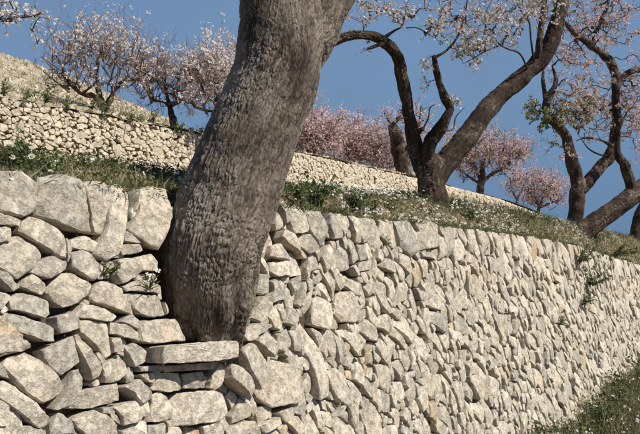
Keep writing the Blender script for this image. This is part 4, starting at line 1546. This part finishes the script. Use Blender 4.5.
# white flower clusters of the bank
FL4 = (np.array([(0, 0, 0), (1, 0.35, .15), (0.35, 1, .2), (-0.35, 1, .15), (-1, .35, .1), (-1, -.35, .2), (-.35, -1, .15), (.35, -1, .1), (1, -.35, .2)]),
       [np.array([(0, 1, 2), (0, 3, 4), (0, 5, 6), (0, 7, 8)])])
cl = []
u, s_, P = bank_pts(3700, 1.0, 16, 0.07, 0.78, rb, 1.5)
dens = fbm(P * 2.0 + 40, 2)
pr = np.clip(0.22 + 1.3 * dens + np.where((u > 3.6) & (u < 10), 0.25, 0) + np.where(u < 2.1, -0.05, 0), 0.02, 1)
keep = rb.random(len(u)) < pr
P, u = P[keep], u[keep]
P = P + np.column_stack([np.zeros(len(P)), np.zeros(len(P)), rb.uniform(0.025, 0.085, len(P))])
rep = 5
PP = np.repeat(P, rep, 0) + rb.normal(0, 0.008, (len(P) * rep, 3)) * np.array([1, 1, 0.5])
Rm = rotmats(np.array([[0.5, -0.5, 0.8]]) + rb.normal(0, 0.45, (len(PP), 3)), rb.uniform(0, 6.28, len(PP)), rb)
V, F = scatter(FL4[0], FL4[1], PP, Rm, rb.uniform(0.004, 0.009, len(PP)))
o = mk('bank_flowers', V, F, M_PETAL, tone=np.repeat(rb.random(len(PP)), 9), smooth=False, kind='stuff')
o['label'] = 'tiny white flower clusters scattered over the grassy bank'
o['category'] = 'flowers'

# loose stones lying on the bank
# ground-level weeds at the foot of the wall, bottom right
rg = np.random.default_rng(311)


def foot_pts(n, u0, u1, d0, d1, r):
    u = r.uniform(u0, u1, n)
    d = d0 + (d1 - d0) * r.random(n) ** 1.2
    P = F1.P0 + u[:, None] * WDIR + (d + 0.13)[:, None] * WN
    P[:, 2] = 0
    return u, d, P


parts = []
u, d, P = foot_pts(16000, 4.5, 18, -0.02, 1.5, rg)
dn = fbm(P * 1.8 + 5, 2)
keep = rg.random(len(P)) < np.clip(0.5 + 1.1 * dn, 0.03, 1)
P, dn = P[keep], dn[keep]
tn = np.clip(0.46 + 0.3 * dn + rg.normal(0, 0.2, len(P)), 0, 1)
V, F, T = blades(P, rg, 0.10, 0.42, 0.010, tn, 0.55)
parts.append((V, F, T))
u, d, P = foot_pts(30000, 4.5, 18, -0.02, 1.5, rg)
P[:, 2] += rg.uniform(0.02, 0.34, len(P)) * np.clip(0.65 + 1.1 * fbm(P * 1.8 + 5, 2), 0.1, 1.6)
Rm = rotmats(ZUP[None] + rg.normal(0, 0.7, (len(P), 3)), rg.uniform(0, 6.28, len(P)), rg)
V, F = scatter(LEAF[0], LEAF[1], P, Rm, rg.uniform(0.02, 0.055, len(P)))
parts.append((V, F, np.repeat(np.clip(rg.normal(0.42, 0.2, len(P)), 0, 0.75), 4)))
u, d, P = foot_pts(1300, 4.5, 18, -0.02, 1.5, rg)
parts.append(blades(P, rg, 0.2, 0.5, 0.006, rg.uniform(0.72, 1, len(P)), 0.45))
V, F, T = cat_mesh(parts)
o = mk('ground_weeds', V, F, M_GRASS, tone=T, smooth=False, kind='stuff')
o['label'] = 'dark green weeds and long grass at the foot of the wall, bottom right'
o['category'] = 'grass'
u, d, P = foot_pts(260, 4.8, 17, 0.0, 1.4, rg)
P[:, 2] += rg.uniform(0.12, 0.36, len(P))
PP = np.repeat(P, 4, 0) + rg.normal(0, 0.016, (len(P) * 4, 3))
Rm = rotmats(np.array([[0.3, -0.7, 0.8]]) + rg.normal(0, 0.4, (len(PP), 3)), rg.uniform(0, 6.28, len(PP)), rg)
V, F = scatter(FL4[0], FL4[1], PP, Rm, rg.uniform(0.006, 0.013, len(PP)))
o = mk('ground_flowers', V, F, M_PETAL, tone=np.repeat(rg.random(len(PP)), 9), smooth=False, kind='stuff')
o['label'] = 'white flowers dotted among the weeds at the foot of the wall'
o['category'] = 'flowers'

# dry tufts and scattered stones on the hillside
rh = np.random.default_rng(321)
n = 1500
u = rh.uniform(2, 22, n)
t = rh.random(n)
s_ = 0.25 + 10.75 * t
z = hill_z(u, s_)
P = F2.P0 + u[:, None] * WDIR + z[:, None] * ZUP - s_[:, None] * WN
P = np.repeat(P, 5, 0) + rh.normal(0, 0.05, (n * 5, 3)) * np.array([1, 1, 0.3])
V, F, T = blades(P, rh, 0.06, 0.2, 0.02, np.clip(rh.normal(0.8, 0.2, len(P)), 0.2, 1), 0.7)
n = 2600
u = rh.uniform(2, 22, n)
t = rh.random(n)
z = hill_z(u, 0.25 + 10.75 * t)
P = F2.P0 + u[:, None] * WDIR + z[:, None] * ZUP - (0.25 + 10.75 * t)[:, None] * WN
Rm = rotmats(rand_dirs(n, rh), rh.uniform(0, 6.28, n), rh)
V2, F2_ = scatter(BALL_V, BALL_F, P, Rm, np.exp(rh.normal(-2.9, 0.5, (n, 3))))
o = mk('hillside_rocks', V2, F2_, M_STONE2, tone=np.repeat(rh.random(n), 6), smooth=False, kind='stuff')
o['label'] = 'pale stones strewn over the hillside at the far left'
o['category'] = 'rocks'
o = mk('hillside_grass', V, F, M_GRASS, tone=T, smooth=False, kind='stuff')
o['label'] = 'dry straw-coloured grass on the hillside at the far left'
o['category'] = 'grass'


# ------------------------------------------------------------------ single weeds
def weed(name, label, cat, base, h, spread, n, seed, leaf=0.03, stems=7, up=None, tone=(0.2, 0.9), flowers=0, group=None, mat=None):
    r = np.random.default_rng(seed)
    t = thing(name, label, cat, base, group)
    up = np.array([0, 0, 1.0]) if up is None else np.asarray(up, float)
    up = up / np.linalg.norm(up)
    sp, sv = [], []
    tips = []
    for k in range(stems):
        d = up + r.normal(0, spread / max(h, 0.01) * 0.6, 3)
        d[2] = abs(d[2]) * 0.6 + d[2] * 0.4
        d /= np.linalg.norm(d)
        L = h * r.uniform(0.55, 1.05)
        q = np.linspace(0, 1, 6)[:, None]
        bend = r.normal(0, 0.14, 3) * L
        X = base + d * L * q + bend * q ** 2
        V, fs, tn = tube(np.column_stack([X, np.linspace(0.0022, 0.001, 6) * (1 + h)]), 5, L / 6)
        sp.append((V, fs, tn))
        tips.append(X[-1])
        m = max(3, n // stems)
        qq = r.uniform(0.08, 1, m)
        sv.append(np.stack([np.interp(qq, q[:, 0], X[:, j]) for j in range(3)], -1))
    V, F, T = cat_mesh(sp)
    mk('stem', V, F, M_WEED, parent=t, tone=T)
    P = np.concatenate(sv)
    out_ = P - (base + up * h * 0.3)
    Rm = rotmats(up[None] * 0.7 + rand_dirs(len(P), r), r.uniform(0, 6.28, len(P)), r)
    V, F = scatter(LEAF[0], LEAF[1], P, Rm, leaf * r.uniform(0.5, 1.2, len(P)))
    mk('foliage', V, F, mat or M_WEED, parent=t, tone=np.repeat(r.uniform(*tone, len(P)), 4), smooth=False)
    if flowers:
        ix = r.integers(0, len(P), flowers)
        Pf = P[ix] + np.array([0, 0, 0.02])
        Rm = rotmats(np.array([[0.4, -0.6, 0.6]]) + r.normal(0, 0.4, (flowers, 3)), r.uniform(0, 6.28, flowers), r)
        V, F = scatter(FL4[0], FL4[1], Pf, Rm, r.uniform(0.006, 0.011, flowers))
        mk('flowers', V, F, M_PETAL, parent=t, tone=np.repeat(r.random(flowers), 9), smooth=False, kind='stuff')
    return t


def bank_at(px, py_hint_s):
    """point on the bank surface behind pixel column px at distance s behind the wall face"""
    fr = Frame(2.0 + py_hint_s, 0)
    u = fr.uv(px, 200)[0]
    z = terr_z(np.array([u]), np.array([py_hint_s]))[0]
    return F1.P0 + u * WDIR + z * ZUP - py_hint_s * WN - ZUP * 0.01


G = 'weeds on the bank above the foreground wall'
for (px, s0, h, sp, n, st, lf, fl, lab) in (
    (300, .24, .15, .12, 330, 18, .034, 6, 'leafy green weed against the right side of the big trunk, on the bank'),
    (318, .26, .24, .12, 400, 18, .036, 3, 'tallest green weed on the bank, with a pointed shoot, right of the big trunk'),
    (332, .18, .11, .10, 220, 14, .03, 2, 'low green weed hugging the wall edge, right of the tallest weed'),
    (356, .24, .18, .11, 340, 16, .034, 2, 'bushy green weed with two upright shoots in the middle of the bank'),
    (372, .24, .15, .10, 240, 13, .03, 2, 'narrow green weed right of the two-shoot bushy weed'),
    (388, .30, .10, .09, 120, 10, .026, 8, 'dark green weed with white flowers left of the forked tree'),
    (470, .28, .12, .16, 240, 14, .034, 3, 'green weed clump right of the forked tree on the bank'),
    (548, .45, .16, .14, 160, 10, .034, 0, 'yellow-green tuft on the bank crest at the end of the upper wall'),
    (528, .45, .15, .12, 140, 9, .034, 0, 'small olive tuft on the bank crest left of the yellow-green one'),
    (12, .34, .12, .12, 200, 14, .026, 10, 'dark green weed with white flowers at the left edge above the wall'),
    (48, .30, .10, .12, 150, 12, .024, 8, 'low flowering weed above the largest corner stone at left'),
    (150, .30, .05, .10, 90, 10, .018, 6, 'sparse low weed just left of the big trunk above the wall')):
    weed('weed', lab, 'weed', bank_at(px, s0), h, sp, n, 400 + px, leaf=lf, stems=st, flowers=fl, group=G)

G = 'weeds on top of the upper wall'
for (px, py, h, sp, n, lab) in (
    (3, 97, .30, .16, 90, 'green weed on the upper wall at the left edge of the picture'),
    (24, 100, .22, .16, 70, 'small dull weed on the upper wall, second from the left edge'),
    (45, 104, .30, .2, 120, 'yellow-green weed on the upper wall left of the spreading almond tree'),
    (66, 110, .18, .14, 70, 'little weed on the upper wall just left of the spreading almond trunk'),
    (91, 110, .26, .16, 90, 'green weed at the foot of the spreading almond tree'),
    (102, 118, .34, .16, 140, 'dark green weed hanging on the upper wall under the spreading almond tree'),
    (130, 121, .24, .30, 170, 'wide dark green weed mat on the upper wall, right of the spreading almond tree'),
    (152, 123, .18, .14, 70, 'small green weed on the upper wall left of the brown-twigged almond tree'),
    (176, 132, .24, .24, 120, 'olive weed mat on the upper wall below the brown-twigged almond tree'),
    (199, 134, .16, .12, 60, 'small dry weed on the upper wall nearest to the big trunk')):
    uv_ = F2.uv(px, py)
    b = F2.P(uv_[0], uv_[1], 0.02)
    weed('weed', lab, 'weed', b, h, sp, n, 500 + px, leaf=0.055, stems=10, up=ZUP + 0.35 * WN, group=G)

G = 'plants rooted in the joints of the foreground wall'
for (px, py, h, sp, n, lf, lab, tone) in (
    (104, 276, .075, .02, 40, .016, 'left of two tiny green ferns in a joint beside the big trunk', (0.4, 1.0)),
    (113, 274, .085, .02, 46, .016, 'right of two tiny green ferns in a joint beside the big trunk', (0.4, 1.0)),
    (578, 262, .38, .22, 300, .045, 'green plant growing from the wall near its top at right', (0.3, 0.9)),
    (588, 285, .42, .24, 340, .045, 'larger green plant halfway down the wall at right', (0.3, 0.9)),
    (583, 305, .3, .16, 160, .04, 'lowest green plant on the wall at right', (0.3, 0.9)),
    (612, 255, .5, .3, 300, .055, 'straggling plant on the wall top near the right edge', (0.3, 0.9)),
    (560, 325, .14, .10, 50, .03, 'small plant low on the wall face at right', (0.3, 0.9)),
    (384, 245, .08, .05, 40, .014, 'thin sprig between stones in the middle of the wall', (0.3, 0.9))):
    uv_ = F1.uv(px, py)
    b = F1.P(uv_[0], uv_[1], -0.01)
    weed('wall_plant', lab, 'plant', b, h, sp, n, 600 + px, leaf=lf, stems=8 if h > .1 else 5, up=ZUP * 0.6 + 0.8 * WN, tone=tone, group=G)

# dry creeping plant on the stone beside the trunk
uv_ = F1.uv(146, 290)
b = F1.P(uv_[0], uv_[1], 0.015)
weed('wall_plant', 'dry sprawling sprig with a few white flowers at the left foot of the big trunk', 'plant', b, .085, .07, 60, 660, leaf=.010, stems=12,
     up=ZUP * 0.7 + WN * 0.5, flowers=7, mat=M_GRASS, tone=(0.6, 1.0), group=G)


G = 'bushy weeds at the foot of the wall'
for (u_, d_, h, sp, n, lf, fl, lab) in (
    (6.9, .25, .30, .22, 420, .05, 14, 'leafy weed at the foot of the wall, nearest the bottom edge'),
    (8.1, .35, .36, .26, 480, .055, 16, 'broad flowering weed at the foot of the wall, middle of the verge'),
    (9.6, .25, .42, .30, 480, .06, 14, 'tall bushy weed against the foot of the wall, right of the broad one'),
    (11.6, .30, .48, .34, 480, .065, 12, 'farthest bushy weed at the foot of the wall near the right edge')):
    b = F1.P0 + u_ * WDIR + (d_ + 0.13) * WN
    weed('weed', lab, 'weed', b, h, sp, n, 800 + int(u_ * 10), leaf=lf, stems=18, flowers=fl, tone=(0.0, 0.7), group=G)


def daisy(label, base, h, rad, seed):
    r = np.random.default_rng(seed)
    t = thing('daisy', label, 'flower', base, 'daisies above the corner stones')
    X = base + np.array([0, 0, 1.0]) * np.linspace(0, h, 5)[:, None] + r.normal(0, .004, (5, 3)) * np.linspace(0, 1, 5)[:, None]
    V, fs, tn = tube(np.column_stack([X, np.full(5, 0.0013)]), 5, h / 5)
    mk('stem', V, fs, M_WEED, parent=t, tone=tn)
    nr = np.array([[0.45, -0.8, 0.55]]) + r.normal(0, .15, (1, 3))
    Rm = rotmats(nr, np.array([0.3]), r)
    V, F = scatter(DAISY[0], DAISY[1], X[-1:], Rm, np.array([rad]))
    mk('petals', V, F, M_PETAL, parent=t, tone=np.full(len(V), 0.7), smooth=False)
    V, F = scatter(BALL_V * np.array([0.34, 0.34, 0.16]), BALL_F, X[-1:] + nr / np.linalg.norm(nr) * rad * 0.06, Rm, np.array([rad]))
    mk('disc', V, F, M_YEL, parent=t)


for (px, s0, h, rad, lab) in ((10, .30, .045, .0125, 'white daisy nearest the left edge above the wall'), (31, .30, .06, .016, 'largest white daisy with yellow centre above the corner stones'),
                              (38, .22, .03, .010, 'lower white daisy at the gap between the two big corner stones'), (49, .24, .035, .011, 'white daisy above the largest corner stone'),
                              (57, .36, .05, .009, 'small white daisy behind the largest corner stone')):
    daisy(lab, bank_at(px, s0), h, rad, 700 + px)

for o in bpy.data.objects:
    if '_base' in o:
        del o['_base']
